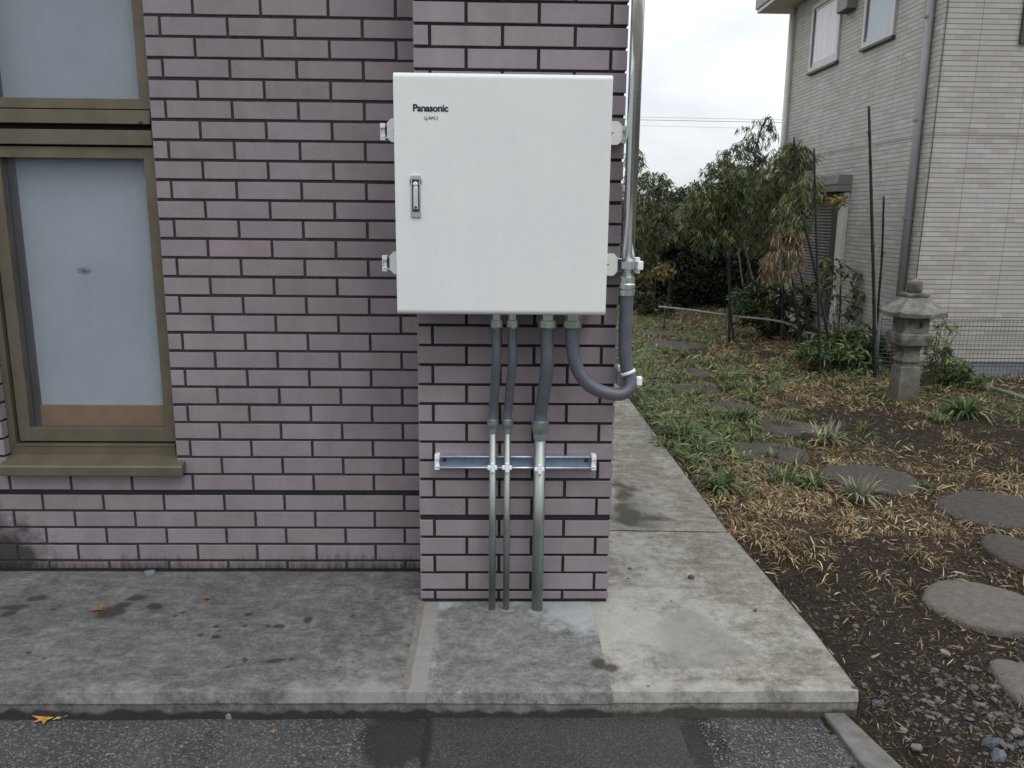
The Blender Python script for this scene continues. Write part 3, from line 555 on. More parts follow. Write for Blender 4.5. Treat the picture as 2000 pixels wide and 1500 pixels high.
t = thing('mounting_rail', 'short grey strut stub with white cap on the pillar side by the hose loop', 'rail', (.44, -.01, .865)); MB().box(PR, .4565, -.04, .0, .832, .882).build('channel', M['grey_trim'], t, bevel=.002); MB().box(PR+.001, .459, -.044, .002, .882, .899).build('end_cap', M['white_plastic'], t, bevel=.004)

# ---------------------------------------------------------------- conduits
def hose(path, r, parent):
    p = spline(path, .0016); ph = 0; rs = []
    for i in range(len(p)): rs.append(r*(1+.014*math.sin(i*1.45)))
    return MB().tube(p, rs, 20).build('flexible_hose', M['hose'], parent)
def fit_top(x, y, r, parent):     # gland under the cabinet
    z = BZ0+.006; q = r*1.36
    MB().lathe((x, y, z-.06), [(r*1.1, -.002), (q*1.06, .004), (q*1.06, .026), (q*.98, .0285), (q*.9, .0285), (q*.9, .0315), (q*1.02, .0315), (q*1.02, .052), (q*.9, .06)], 24, (6, 7)).build('gland', M['zinc'], parent)
def fit_low(x, y, z0, z1, r, rp, parent):
    h = z1-z0
    MB().lathe((x, y, z0), [(rp*1.02, 0), (rp*1.16, .002), (rp*1.18, h*.32), (r*1.22, h*.5), (r*1.32, h*.62), (r*1.34, h*.94), (r*1.1, h)], 24).build('coupling', M['galv'], parent)
def clamp(x, y, z, r, parent, w=.011):
    MB().lathe((x, y, z-w/2-.002), [(r+.0016, 0), (r+.0016, w)], 24).build('clamp_band', M['zinc'], parent)
    MB().box(x-.0075, x+.0075, y-r-.012, y-r-.0005, z-.02, z+.017).box(x-.019, x+.016, y-r-.009, y-r+.004, z-.011, z+.005).build('clamp_cap', M['white_plastic'], parent, bevel=.004, seg=3)
def down_pipe(lab, x, xt, yt, rp, rh, zc0, zc1, zk, mid):
    yb = -.054; t = thing('steel_conduit', lab, 'conduit', (x, yb, 0), 'conduits rising into the cabinet')
    MB().tube([(x, yb, -.02), (x, yb, zc0+.01)], rp, 22).build('pipe', M['galv'], t); fit_low(x, yb, zc0, zc1, rh, rp, t); fit_top(xt, yt, rh, t)
    hose([(xt, yt, BZ0-.05), (xt, yt, 1.0)]+mid+[(x, yb, zc1+.02), (x, yb, zc1-.01)], rh, t); clamp(x, yb, zk, rp, t); return t
down_pipe('leftmost thin steel pipe with grey hose under the cabinet', -.004, .0065, -.1, .0128, .0158, .664, .716, .546, [(.0065, -.1, .92), (.002, -.078, .835), (-.003, -.058, .76)])
down_pipe('second thin steel pipe with grey hose, close to the left one', .047, .0595, -.1, .0118, .0152, .664, .716, .546, [(.0605, -.1, .92), (.054, -.078, .835), (.049, -.058, .76)])
down_pipe('thick steel pipe with fat grey hose, rightmost of the three pipes reaching the slab', .1605, .1755, -.1, .0205, .0228, .642, .712, .543, [(.1775, -.1, .91), (.170, -.08, .82), (.163, -.06, .755)])
t = thing('steel_conduit', 'tall bright steel pipe at the pillar corner with grey hose looping left into the cabinet', 'conduit', (.446, -.062, 0), 'conduits rising into the cabinet')
xv, yv = .4445, -.062
MB().tube([(xv, yv, 1.17), (xv, yv, TOP+.3)], .0212, 28).build('pipe', M['galv_bright'], t)
MB().lathe((xv-.001, yv, 1.146), [(.026, 0), (.0275, .002), (.0275, .02), (.024, .022), (.024, .026), (.0285, .026), (.0285, .038), (.0255, .042), (.0255, .062), (.022, .065)], 28).build('coupling', M['zinc'], t)
hose([(xv, yv, 1.15), (xv-.001, yv, 1.05), (xv+.001, yv, .95), (.4555, -.062, .895), (.4665, -.064, .862), (.4635, -.072, .830), (.437, -.08, .812), (.40, -.088, .8135), (.352, -.095, .828), (.312, -.1, .855), (.283, -.1, .897), (.268, -.1, .94), (.2605, -.1, .99), (.2585, -.1, 1.04)], .0228, t)
fit_top(.2585, -.1, .0228, t)
MB().lathe((xv, yv, 1.236), [(.0232, 0), (.0232, .024)], 28).box(.468, .486, -.066, -.03, 1.236, 1.258).build('clamp_band', M['zinc'], t)
MB().box(.474, .494, -.075, -.05, 1.232, 1.262).build('clamp_cap', M['white_plastic'], t, bevel=.004)
MB().tube([(.4565, -.0635, .889), (.4605, -.0642, .879)], .0262, 24).build('ring_clamp', M['white_plastic'], t)
MB().box(.486, .507, -.078, -.055, .838, .87).build('clamp_cap', M['white_plastic'], t, bevel=.005)

# ---------------------------------------------------------------- neighbouring house
HX, HY, HY2, HX2, HT = 3.978, 4.9, 8.76, 8.5, 4.14
house = thing('tiled_house', 'pale two storey house with beige tile siding right of the garden', 'house', (HX, HY, -.1))
def uvwall(name, quads, mat, parent):
    me = bpy.data.meshes.new(name); vs, fs, uv = [], [], []; og = origin(parent)
    for corners, u in quads:
        b = len(vs); vs += [Vector(c)-og for c in corners]; fs.append([b, b+1, b+2, b+3]); uv += u
    me.from_pydata(vs, [], fs); l = me.uv_layers.new(name='UVMap'); l.data.foreach_set('uv', np.array(uv, float).ravel()); me.materials.append(mat); me.update(); return link(name, me, parent)
zb = .06
hw = uvwall('siding', [([(HX, HY, zb), (HX2, HY, zb), (HX2, HY, HT), (HX, HY, HT)], [(HX, zb), (HX2, zb), (HX2, HT), (HX, HT)]),
                       ([(HX, HY2, zb), (HX, HY, zb), (HX, HY, HT), (HX, HY2, HT)], [(-HY2, zb), (-HY, zb), (-HY, HT), (-HY2, HT)]),
                       ([(HX2, HY2, zb), (HX, HY2, zb), (HX, HY2, HT), (HX2, HY2, HT)], [(0, 0), (5, 0), (5, 4), (0, 4)]), ([(HX2, HY, zb), (HX2, HY2, zb), (HX2, HY2, HT), (HX2, HY, HT)], [(0, 0), (4, 0), (4, 4), (0, 4)]),
                       ([(HX2, HY2, HT), (HX, HY2, HT), (HX, HY, HT), (HX2, HY, HT)][::-1], [(0, 0)]*4)], M['siding'], house)
MB().box(HX+.02, HX2-.02, HY+.02, HY2-.02, -.4, zb+.01).build('foundation', M['found'], house)
MB().box(HX-.012, HX2, HY-.005, HY-.001, 2.163, 2.171).box(HX-.005, HX-.001, HY-.005, HY2, 2.163, 2.171).build('storey_joint', M['joint_grey'], house)
roof = MB(); roof.box(HX-.38, HX2+.4, HY-.4, HY2+.45, HT+.02, HT+.07).box(HX-.40, HX2+.42, HY-.42, HY2+.47, HT+.07, HT+.2, 1)
roof.add([(HX-.4, HY-.42, HT+.2), (HX2+.4, HY-.42, HT+.2), (HX2+.4, HY2+.47, HT+.2), (HX-.4, HY2+.47, HT+.2), (HX+1.6, (HY+HY2)/2, HT+1.5), (HX2-1.6, (HY+HY2)/2, HT+1.5)], [(0, 1, 5, 4), (1, 2, 5), (2, 3, 4, 5), (3, 0, 4)], 1)
roof.build('roof', [M['white_trim'], M['mauve']], house)
def side_window(y0, y1, z0, z1, gm):
    w = MB(); f = .055; x = HX-.03
    w.box(x, HX+.01, y0, y0+f, z0, z1).box(x, HX+.01, y1-f, y1, z0, z1).box(x, HX+.01, y0+f, y1-f, z0, z0+f).box(x, HX+.01, y0+f, y1-f, z1-f, z1).box(x-.012, HX+.01, y0-.01, y1+.01, z0-.03, z0, 1)
    f2 = .045; x2 = HX-.014
    w.box(x2, HX, y0+f, y0+f+f2, z0+f, z1-f).box(x2, HX, y1-f-.02, y1-f, z0+f, z1-f, 1).box(x2, HX, y0+f+f2, y1-f-.02, z0+f, z0+f+f2).box(x2, HX, y0+f+f2, y1-f-.02, z1-f-.03, z1-f)
    o = w.build('window', [M['win_frame'], M['dark_trim']], house, bevel=.003); MB().box(HX-.008, HX-.002, y0+f+f2, y1-f-.02, z0+f+f2, z1-f-.03).build('pane', gm, o)
side_window(7.17, 8.06, 3.2, 4.0, M['hglass']); side_window(5.8, 6.53, 3.2, 4.02, M['hglass_blue'])
v = MB().prism([(HX-.12, 3.68), (HX-.12, 3.93), (HX-.09, 3.97), (HX, 3.97), (HX, 3.68)], 'y', 6.78, 7.06).build('vent_hood', M['grey_trim'], house, bevel=.004)
MB().box(HX-.112, HX-.005, 6.79, 7.05, 3.672, 3.68).build('louvre', M['dark_trim'], v)
w = MB().box(4.684, 4.72, HY-.03, HY+.01, 2.955, 3.9).box(4.72, 5.5, HY-.03, HY+.01, 2.955, 2.99).box(5.5, 5.54, HY-.03, HY+.01, 2.955, 3.9).build('window', M['dark_trim'], house); MB().box(4.72, 5.5, HY-.015, HY-.003, 2.99, 3.9).build('pane', M['hglass'], w)
sh = MB().prism([(HX-.17, 1.70), (HX-.17, 1.79), (HX-.15, 1.885), (HX, 1.885), (HX, 1.70)], 'y', 6.5, 7.95).box(HX-.176, HX-.002, 6.497, 7.953, 1.774, 1.780, 1).build('shutter_box', [M['grey_trim'], M['dark_trim']], house, bevel=.004)
sl = MB(); z = .28
while z < 1.67: sl.prism([(HX-.05, z), (HX-.062, z+.011), (HX-.062, z+.023), (HX-.05, z+.03), (HX-.03, z+.03), (HX-.03, z)], 'y', 6.83, 7.9); z += .036
sl.build('shutter_slats', M['shutter'], sh); MB().box(HX-.035, HX-.005, 6.8, 7.95, .25, 1.70).box(HX-.055, HX-.003, 6.675, 6.83, .25, 1.69).build('shutter_track', M['dark_trim'], sh)
MB().box(HX-.06, HX-.002, 6.52, 6.67, .15, 1.69).build('shutter_post', M['white_trim'], sh, bevel=.006)
def pipe(pts, r, m, name='downpipe'): return MB().tube(pts, r, 16).build(name, m, house)
pipe([(HX-.04, HY+.17, -.1), (HX-.04, HY+.17, HT)], .036, M['mauve']); pipe([(HX-.045, HY2-.02, -.1), (HX-.045, HY2-.02, HT)], .036, M['white_trim'])
for z in np.arange(.5, 4, .9): MB().box(HX-.085, HX, HY+.14, HY+.2, z, z+.02).build('pipe_bracket', M['grey_trim'], house)
pipe([(4.004, HY-.012, 3.9), (3.999, HY-.012, 2.), (3.984, HY-.012, .85), (3.99, HY-.012, 0.)], .0045, M['dark_trim'], 'cable')
# welded mesh fence in front of the house
fe = thing('mesh_fence', 'low welded wire mesh fence along the pale house wall', 'fence', (4.2, 4.6, -.1)); fm = MB()
for i, x in enumerate(np.arange(3.56, 6.8, .0372)): fm.tube([(x, 4.6, -.1), (x, 4.6, .50), (x+.004, 4.575, .535)], .0017, 4, False, smooth=False)
for z in np.arange(-.08, .5, .0375): fm.tube([(3.56, 4.598, z), (6.8, 4.598, z)], .0017 if abs(z) > .0 else .0017, 4, False, smooth=False)
fm.tube([(3.56, 4.596, .07), (6.8, 4.596, .07)], .005, 6); fm.tube([(3.56, 4.597, .5), (6.8, 4.597, .5)], .0032, 6); fm.build('mesh_panel', M['fence'], fe)
for x in (3.55, 5.5): MB().tube([(x, 4.615, -.15), (x, 4.615, .56)], .016, 12).build('post', M['fence'], fe)
o = MB().prism([(4.40, 4.46), (4.46, 4.46), (4.60, 3.2), (4.50, 3.2)], 'z', -.2, -.055).build('concrete_edging', M['kerb'], bevel=.008); tag(o, 'narrow concrete edging running along the ground below the mesh fence', 'edging')

# ---------------------------------------------------------------- stone lantern
LX, LY = 3.387, 3.742
lan = thing('stone_lantern', 'weathered grey stone garden lantern with square roof and crescent cut in its fire box', 'lantern', (LX, LY, -.085))
def sq(prof, name, parent, bev=.004, n=6, rot=0.):
    vs = []
    for hw, z in prof:
        ring = []
        for cx, cy in ((-1, -1), (1, -1), (1, 1), (-1, 1)): ring.append((cx*hw, cy*hw))
        pts = []
        for i in range(4):
            a, b = np.array(ring[i]), np.array(ring[(i+1) % 4])
            for k in range(n): pts.append(a+(b-a)*k/n)
        vs += [(LX+p[0], LY+p[1], z+.0015*rng.normal()) for p in pts]
    m = 4*n; k = len(prof); fs = [(i*m+j, i*m+(j+1) % m, (i+1)*m+(j+1) % m, (i+1)*m+j) for i in range(k-1) for j in range(m)]
    return MB().add(vs, fs+[tuple(range(m))[::-1], tuple((k-1)*m+j for j in range(m))]).build(name, M['granite'], parent, bevel=bev)
sq([(.09, -.13), (.088, -.06), (.083, .2), (.08, .222), (.065, .226), (.064, .262)], 'base', lan)
sq([(.078, .262), (.079, .275), (.069, .31), (.066, .335), (.07, .365), (.081, .396)], 'post', lan)
sq([(.105, .397), (.12, .41), (.13, .448), (.134, .46), (.134, .492), (.124, .505)], 'platform', lan)
fb = sq([(.104, .505), (.102, .52), (.1, .625), (.1, .64)], 'fire_box', lan)
mo = MB(); a = np.linspace(math.pi*.5, math.pi*1.5, 14); out = [(.027*math.cos(q), .027*math.sin(q)) for q in a]; inn = [(.009+.022*math.cos(q)*.75-.0, .0265*math.sin(q)) for q in a[::-1]]
MB().prism([(LX+.018-p[0]*1., .572+p[1]) for p in out+inn[1:-1]], 'y', LY-.1045, LY-.0985).build('crescent_window', M['black'], fb)
def roof_l():
    n = 10; vs = []; prof = [(.15, .632, 0), (.205, .634, .01), (.212, .668, .018), (.178, .706, .008), (.135, .748, 0), (.1, .783, 0), (.086, .796, 0)]
    for hw, z, up in prof:
        ring = [(-1, -1), (1, -1), (1, 1), (-1, 1)]
        for i in range(4):
            A, B = np.array(ring[i], float), np.array(ring[(i+1) % 4], float)
            for k in range(n):
                p = A+(B-A)*k/n; e = abs(k/n-.5)*2; vs.append((LX+p[0]*hw*.9, LY+p[1]*hw*.9, z+up*e**3+.002*rng.normal()))
    m = 4*n; fs = [(i*m+j, i*m+(j+1) % m, (i+1)*m+(j+1) % m, (i+1)*m+j) for i in range(len(prof)-1) for j in range(m)]
    return MB().add(vs, fs+[tuple(range(m))[::-1], tuple((len(prof)-1)*m+j for j in range(m))]).build('roof', M['granite'], lan, bevel=.004)
roof_l(); sq([(.088, .7955), (.09, .808), (.088, .822), (.07, .825)], 'neck_slab', lan)
MB().lathe((LX, LY, .825), [(.05, 0), (.058, .008), (.061, .04), (.062, .075), (.055, .09), (.02, .097), (.012, .108), (.004, .112)], 20).build('finial', M['granite'], lan, smooth=True)

# ---------------------------------------------------------------- stepping stones and kerb-side bits
def blob_stone(name, c, rx, ry, h, mat, seed, n=26, amp=.09, rot=0., parent=None):
    r_ = random.Random(seed); ph = [r_.uniform(0, 6.28) for _ in range(4)]; vs = []
    prof = [(1.0, -.05), (1.02, h*.55), (.97, h*.85), (.9, h), (.5, h+.004), (.0, h+.004)]
    for k, z in prof[:-1]:
        for j in range(n):
            a = 2*math.pi*j/n; q = 1+amp*(math.sin(2*a+ph[0])*.5+math.sin(3*a+ph[1])*.4+math.sin(5*a+ph[2])*.25); x, y = rx*k*q*math.cos(a), ry*k*q*math.sin(a)
            vs.append((c[0]+x*math.cos(rot)-y*math.sin(rot), c[1]+x*math.sin(rot)+y*math.cos(rot), c[2]+z+.003*r_.uniform(-1, 1)*(k < .95)))
    vs.append((c[0], c[1], c[2]+h+.004)); m = len(prof)-1; fs = [(i*n+j, i*n+(j+1) % n, (i+1)*n+(j+1) % n, (i+1)*n+j) for i in range(m-1) for j in range(n)]
    fs += [((m-1)*n+j, (m-1)*n+(j+1) % n, m*n) for j in range(n)]; return MB().add(vs, fs).build(name, mat, parent, smooth=True)
STONES = [(1500, 882, 76, 19, 0, 'dark oval stepping stone behind two grass tufts, near the slab edge'), (1535, 830, 64, 16, 0, 'dark flat stepping stone with pale grass at its right end, below the lantern'), (1702, 931, 86, 26, 0, 'dark oval stepping stone beside pale tufts, centre of the garden row'),
          (1945, 992, 106, 34, 0, 'broad grey-brown stepping stone cut by the right photo edge, level with pale straw'), (1926, 1182, 108, 48, 1, 'pale round stepping stone lying in bare soil at right'), (1998, 1080, 60, 38, 0, 'dark stepping stone half out of frame beneath dry straw'),
          (2016, 1345, 56, 56, 1, 'grey stepping stone beside the loose gravel, mostly cut off at right'), (1345, 757, 54, 10, 0, 'narrow dark stepping stone among green blades near the hose loop'), (1428, 792, 52, 11, 0, 'half buried brown stepping stone next to green ground cover'),
          (1350, 727, 40, 8, 0, 'small dark stepping stone in the mid garden, partly under leaves'), (1322, 676, 60, 8, 0, 'far stepping stone near the cut bamboo rail, covered in straw'), (1275, 652, 36, 6, 0, 'farthest grey stepping stone by the shaded bamboo')]
SXY = []
for i, (px, py, rx, ry, pale, lab) in enumerate(STONES):
    c = P(px, py, Z=-.07); a = abs(P(px+rx, py, Z=-.07)-c)[0]; b = abs(P(px, py-ry, Z=-.07)-c)[1]; c[2] = float(gz(c[0], c[1])); SXY.append((c[0], c[1], a, b))
    o = blob_stone('stepping_stone', c, a, b, .026, M['stone_pale' if pale else 'stone'], 40+i); tag(o, lab, 'stepping stone', 'stepping stones through the garden')
o = blob_stone('pebble', P(293, 1120, Z=0), .021, .017, .008, M['pebble_pale'], 1, 12); tag(o, 'pale flat pebble at the foot of the tiled wall', 'pebble')
o = blob_stone('pebble', P(1350, 1130, Z=0), .014, .01, .01, M['pebble'], 2, 10); tag(o, 'black pebble on the pale slab right of the pillar', 'pebble')
o = blob_stone('pebble', P(1475, 1194, Z=0), .006, .005, .006, M['pebble'], 3, 8); tag(o, 'tiny dark pebble on the slab near its garden edge', 'pebble')
o = blob_stone('pebble', P(450, 1397, Z=-.085), .024, .016, .016, M['pebble_pale'], 4, 12); tag(o, 'grey stone lying on asphalt against the kerb face', 'stone')
def maple(px, py, Z, r, col, lab, seed):
    c = P(px, py, Z=Z+.004); r_ = random.Random(seed); vs = [(c[0], c[1], c[2]+.004)]; n = 14; rot = r_.uniform(0, 6.28)
    for j in range(n):
        a = rot+2*math.pi*j/n; q = r*(1 if j % 2 == 0 else .42)*r_.uniform(.8, 1.1); vs.append((c[0]+q*math.cos(a), c[1]+q*math.sin(a), c[2]+(.012 if j % 2 == 0 else .002)*r_.uniform(0, 1)))
    o = MB().add(vs, [(0, 1+j, 1+(j+1) % n) for j in range(n)], 0, False, col).build('fallen_leaf', M['dry'], tint=True); tag(o, lab, 'leaf')
maple(190, 1190, 0, .03, (.27, .14, .05), 'orange curled leaf on the dark stain of the left slab', 1); maple(405, 1168, 0, .022, (.24, .1, .045), 'small red-brown leaf on the grey slab below the window', 2)
maple(88, 1402, -.085, .042, (.5, .27, .06), 'yellow-orange maple leaf on asphalt under the left kerb', 3); maple(118, 1399, -.085, .03, (.55, .42, .2), 'pale straw coloured leaf beside the orange maple leaf', 4); maple(535, 1429, -.085, .012, (.4, .2, .06), 'tiny orange leaf scrap on the old asphalt', 5); maple(390, 1393, -.085, .02, (.3, .12, .06), 'brown leaf scrap against the kerb', 6)

# ---------------------------------------------------------------- scattered stuff: gravel, leaves, grass
def rocks(name, X, Y, Z, rad, cols, squash=.6):
    k = len(X); ico = np.array([(0, 0, -1), (.72, -.53, -.45), (-.28, -.85, -.45), (-.89, 0, -.45), (-.28, .85, -.45), (.72, .53, -.45), (.28, -.85, .45), (-.72, -.53, .45), (-.72, .53, .45), (.28, .85, .45), (.89, 0, .45), (0, 0, 1)])
    f = np.array([(0, 2, 1), (0, 3, 2), (0, 4, 3), (0, 5, 4), (0, 1, 5), (1, 2, 6), (2, 3, 7), (3, 4, 8), (4, 5, 9), (5, 1, 10), (1, 6, 10), (2, 7, 6), (3, 8, 7), (4, 9, 8), (5, 10, 9), (6, 11, 10), (7, 11, 6), (8, 11, 7), (9, 11, 8), (10, 11, 9)])
    a = rng.uniform(0, 6.28, k); V = ico[None]*(1+rng.normal(0, .17, (k, 12, 1)))*rad[:, None, None]*rng.uniform(.65, 1.25, (k, 1, 3)); V[:, :, 2] *= squash
    x = V[:, :, 0]*np.cos(a)[:, None]-V[:, :, 1]*np.sin(a)[:, None]; y = V[:, :, 0]*np.sin(a)[:, None]+V[:, :, 1]*np.cos(a)[:, None]
    V = np.stack([x+X[:, None], y+Y[:, None], V[:, :, 2]+Z[:, None]], -1).reshape(-1, 3); FF = (np.arange(k)[:, None, None]*12+f[None]).reshape(-1)
    return fast_mesh(name, V, FF, np.full(20*k, 3), M['gravel'], None, np.repeat(cols, 20, 0))
def greys(k, lo=.08, hi=.3): g = rng.uniform(lo, hi, k)**1.0; return np.stack([g*rng.uniform(.97, 1.05, k), g, g*rng.uniform(.93, 1.06, k)], -1)
def browns(k, lo, hi): c = greys(k, lo, hi); b = rng.random(k)[:, None]; return c*(1-b*np.array([-.05, .18, .36])*.9)
def free(X, Y):            # keep clear of the slab and the stepping stones
    ok = (X > 1.1) | (Y < -.68)
    for a, b, c, d in SXY: ok &= ((X-a)/c)**2+((Y-b)/d)**2 > rng.uniform(.55, 1.02, np.shape(X))
    return ok
N = 60000; X = rng.uniform(1.0, 3.2, N); Y = rng.uniform(-1.3, 1.7, N)
dens = np.clip(.75-(Y+.25)/.9, .05, 1)*np.clip((X-1.0)/.3, 0, 1); dens = np.where(Y < -.35, np.clip(.55+1.2*(X-1.3), .35, 1), dens*.45); k = (rng.random(N) < dens*.55) & free(X, Y); k &= ~((X < 1.2+(-.6-Y)*.3) & (Y < -.58)); X, Y = X[k], Y[k]
rad = np.clip(rng.lognormal(-5.65, .55, len(X)), .0015, .013); rocks('gravel', X, Y, soil_z(X, Y)+rad*.05, rad, browns(len(X), .03, .12))['kind'] = 'stuff'
X = rng.uniform(1.15, 2.3, 650); Y = rng.uniform(-1.0, -.28, 650)-.0; k = (X > 1.25+(-.6-Y)*.4) & (rng.random(650) < np.clip((X-1.05)/.5, 0, 1)*np.clip((-.2-Y)/.25, 0, 1)) & free(X, Y); X, Y = X[k], Y[k]; rad = np.clip(rng.lognormal(-4.65, .38, len(X)), .005, .021)
rocks('gravel', X, Y, soil_z(X, Y)+rad*.3, rad, greys(len(X), .03, .13))['kind'] = 'stuff'
# aggregate worn free on the old asphalt
X = rng.uniform(-1.6, 1.0, 26000); Y = rng.uniform(-1.1, -.6, 26000); k = ((X < -.37) | (X > .62)) & (rng.random(26000) < np.where(X > 0, .8, .3+.25*vnoise(X, Y, 3, 8)))
X, Y = X[k], Y[k]; rad = np.clip(rng.lognormal(-6.0, .38, len(X)), .0012, .006); rocks('gravel', X, Y, np.full(len(X), -.087), rad, greys(len(X), .04, .17), .5)['kind'] = 'stuff'
BIG = [(1848, 1276, .021, (.42, .41, .37), 'pale rounded stone on the soil, below the lone pale stepping stone'), (1705, 1190, .018, (.2, .19, .17), 'brown-grey stone half sunk in soil, near the slab'), (1790, 1462, .026, (.3, .3, .32), 'light grey angular stone at the bottom edge of the photo'), (1950, 1478, .03, (.24, .26, .3), 'blue-grey angular stone at the lower right corner'), (1935, 1450, .026, (.16, .18, .22), 'dark blue-grey stone in the lower right gravel'), (1765, 1425, .02, (.34, .34, .35), 'small pale stone beside the concrete strip'), (1985, 1432, .024, (.28, .27, .25), 'beige-grey stone near the right photo edge'), (1712, 1372, .02, (.18, .19, .22), 'dark stone just right of the slab corner'), (1610, 1394, .017, (.2, .22, .26), 'bluish stone under the slab corner'), (1645, 1397, .015, (.24, .25, .28), 'grey stone tucked under the slab front, left of the corner')]
BIG = [(a_, b_, r_*.9, tuple(.42*q for q in c_), l_) for a_, b_, r_, c_, l_ in BIG]
for i, (px, py, r, c, lab) in enumerate(BIG):
    p = P(px, py, Z=-.08); o = rocks('stone', np.array([p[0]]), np.array([p[1]]), np.array([float(gz(p[0], p[1]))+r*.45]), np.array([r]), np.array([c])); tag(o, lab, 'stone')
def scatter_leaves(name, n, x0, x1, y0, y1, dens, lmin, lmax, pal, tilt=.35, keepstones=True):
    X = rng.uniform(x0, x1, n); Y = rng.uniform(y0, y1, n); k = rng.random(n) < dens(X, Y)
    if keepstones: k &= free(X, Y)
    X, Y = X[k], Y[k]; m = len(X); a = rng.uniform(0, 6.28, m); D = np.stack([np.cos(a), np.sin(a), rng.normal(0, tilt, m)], -1); Nn = np.stack([rng.normal(0, .5, m), rng.normal(0, .5, m), np.ones(m)], -1)
    L = rng.uniform(lmin, lmax, m); O = np.stack([X, Y, soil_z(X, Y)+rng.uniform(.002, .02, m)], -1); pi = rng.integers(0, len(pal), m); C = np.array(pal)[pi]*rng.uniform(.6, 1.6, (m, 1))
    return leaf_mesh(name, O, D, Nn, L, L*rng.uniform(.045, .15, m), rng.uniform(-.5, .7, m), C, M['dry'])
DRY = [(.26, .16, .075), (.2, .115, .055), (.31, .225, .13), (.25, .175, .1), (.38, .31, .21), (.17, .115, .065), (.12, .08, .048), (.42, .36, .26), (.2, .145, .08), (.28, .17, .08)]
scatter_leaves('fallen_leaves', 60000, 1.08, 4.2, -.5, 4.5, lambda x, y: np.clip(litter(x, y)-.12, 0, 1)**1.3*.95+.03, .015, .065, DRY)['kind'] = 'stuff'
scatter_leaves('fallen_leaves', 45000, 1.08, 5.5, 4.2, 12, lambda x, y: np.clip(litter(x, y)-.05, 0, 1)*.8, .03, .11, DRY)['kind'] = 'stuff'
scatter_leaves('fallen_leaves', 120000, 1.09, 3.6, -.9, 4.2, lambda x, y: np.clip(.55+.7*vnoise(x, y, 4, 61), 0, 1)*(.6+.2*dark_band(x, y)), .009, .034, [(.07, .042, .025), (.15, .09, .05), (.035, .025, .018), (.24, .16, .085), (.13, .115, .095), (.3, .22, .14), (.09, .085, .04), (.05, .035, .025), (.1, .062, .035)])['kind'] = 'stuff'
GREEN = [(.09, .145, .055), (.12, .18, .065), (.18, .23, .085), (.065, .11, .055), (.25, .27, .1), (.05, .085, .035)]
def tuft_arrays(cx, cy, r, n, h, z=None, a0=.35, a1=1.5, wd=.034):
    a = rng.uniform(0, 6.28, n); rr = r*.35*np.sqrt(rng.random(n)); O = np.stack([cx+rr*np.cos(a), cy+rr*np.sin(a), np.full(n, soil_z(np.array([cx]), np.array([cy]))[0] if z is None else z)], -1)
    b = a+rng.normal(0, .5, n); D = np.stack([np.cos(b), np.sin(b), 0*b], -1); L = h*rng.uniform(.55, 1.15, n); return blades(O, D, L, L*wd+.0022, rng.uniform(a0, a1, n))
def tuft(px, py, rpx, n, lab, group, pal, hk=1.1, Z=-.06, name='grass_tuft'):
    c = P(px, py, Z=Z); r = abs(P(px+rpx, py, Z=Z)-c)[0]; n = int(n*1.15); V, FF, LP = tuft_arrays(c[0], c[1], r, n, r*hk, None, .35, 1.5, .075); C = np.array(pal)[rng.integers(0, len(pal), n)]*rng.uniform(.7, 1.3, (n, 1))
    o = fast_mesh(name, V, FF, LP, M['leaf'], None, np.repeat(C, 4, 0)); return tag(o, lab, 'grass tuft', group)
PALE = [(.2, .22, .15), (.3, .28, .2), (.14, .17, .09), (.36, .32, .22)]
tuft(1325, 868, 52, 130, 'dense green grass tuft overhanging the slab edge', 'grass tufts', GREEN); tuft(1405, 965, 50, 90, 'yellow-green grass tuft at the slab edge, nearest the camera', 'grass tufts', GREEN+[(.2, .19, .07)])
tuft(1530, 940, 42, 46, 'left one of two green tufts standing before a dark oval stone', 'grass tufts', GREEN, 1.2); tuft(1590, 945, 38, 60, 'right one of two green tufts standing before a dark oval stone', 'grass tufts', GREEN+[(.16, .17, .05)], 1.2)
tuft(1680, 965, 60, 90, 'pale bleached tuft in front of the central oval stone', 'grass tufts', PALE, .9); tuft(1610, 852, 55, 80, 'pale bleached tuft right of the flat stone below the lantern', 'grass tufts', PALE, .9)
tuft(1882, 808, 45, 110, 'round green tuft on dark soil right of the lantern', 'grass tufts', GREEN, 1.25); tuft(1445, 818, 55, 110, 'green tuft in front of the half buried brown stone', 'grass tufts', GREEN, .9); tuft(1685, 828, 22, 28, 'small lone green tuft in the dark soil below the lantern', 'grass tufts', GREEN, 1.1)
tuft(1835, 818, 30, 40, 'small dark green tuft left of the round one by the lantern', 'grass tufts', GREEN, .9)
for i in range(210):
    y = rng.uniform(640, 900); xl = 1235+max(0, (y-790))*.62; x = xl+abs(rng.normal(0, 1))*150*(1.3-(y-640)/400); 
    if x > 1640: x = rng.uniform(1640, 1960); y = rng.uniform(730, 900)
    tuft(x, y, rng.uniform(16, 34)*(.5+.5*(y-560)/300), int(rng.integers(22, 60)), 'low green grass tuft in the leafy ground between the slab and the trees', 'low tufts between slab and trees', GREEN+[(.17, .17, .08), (.24, .2, .1)], rng.uniform(.7, 1.1))
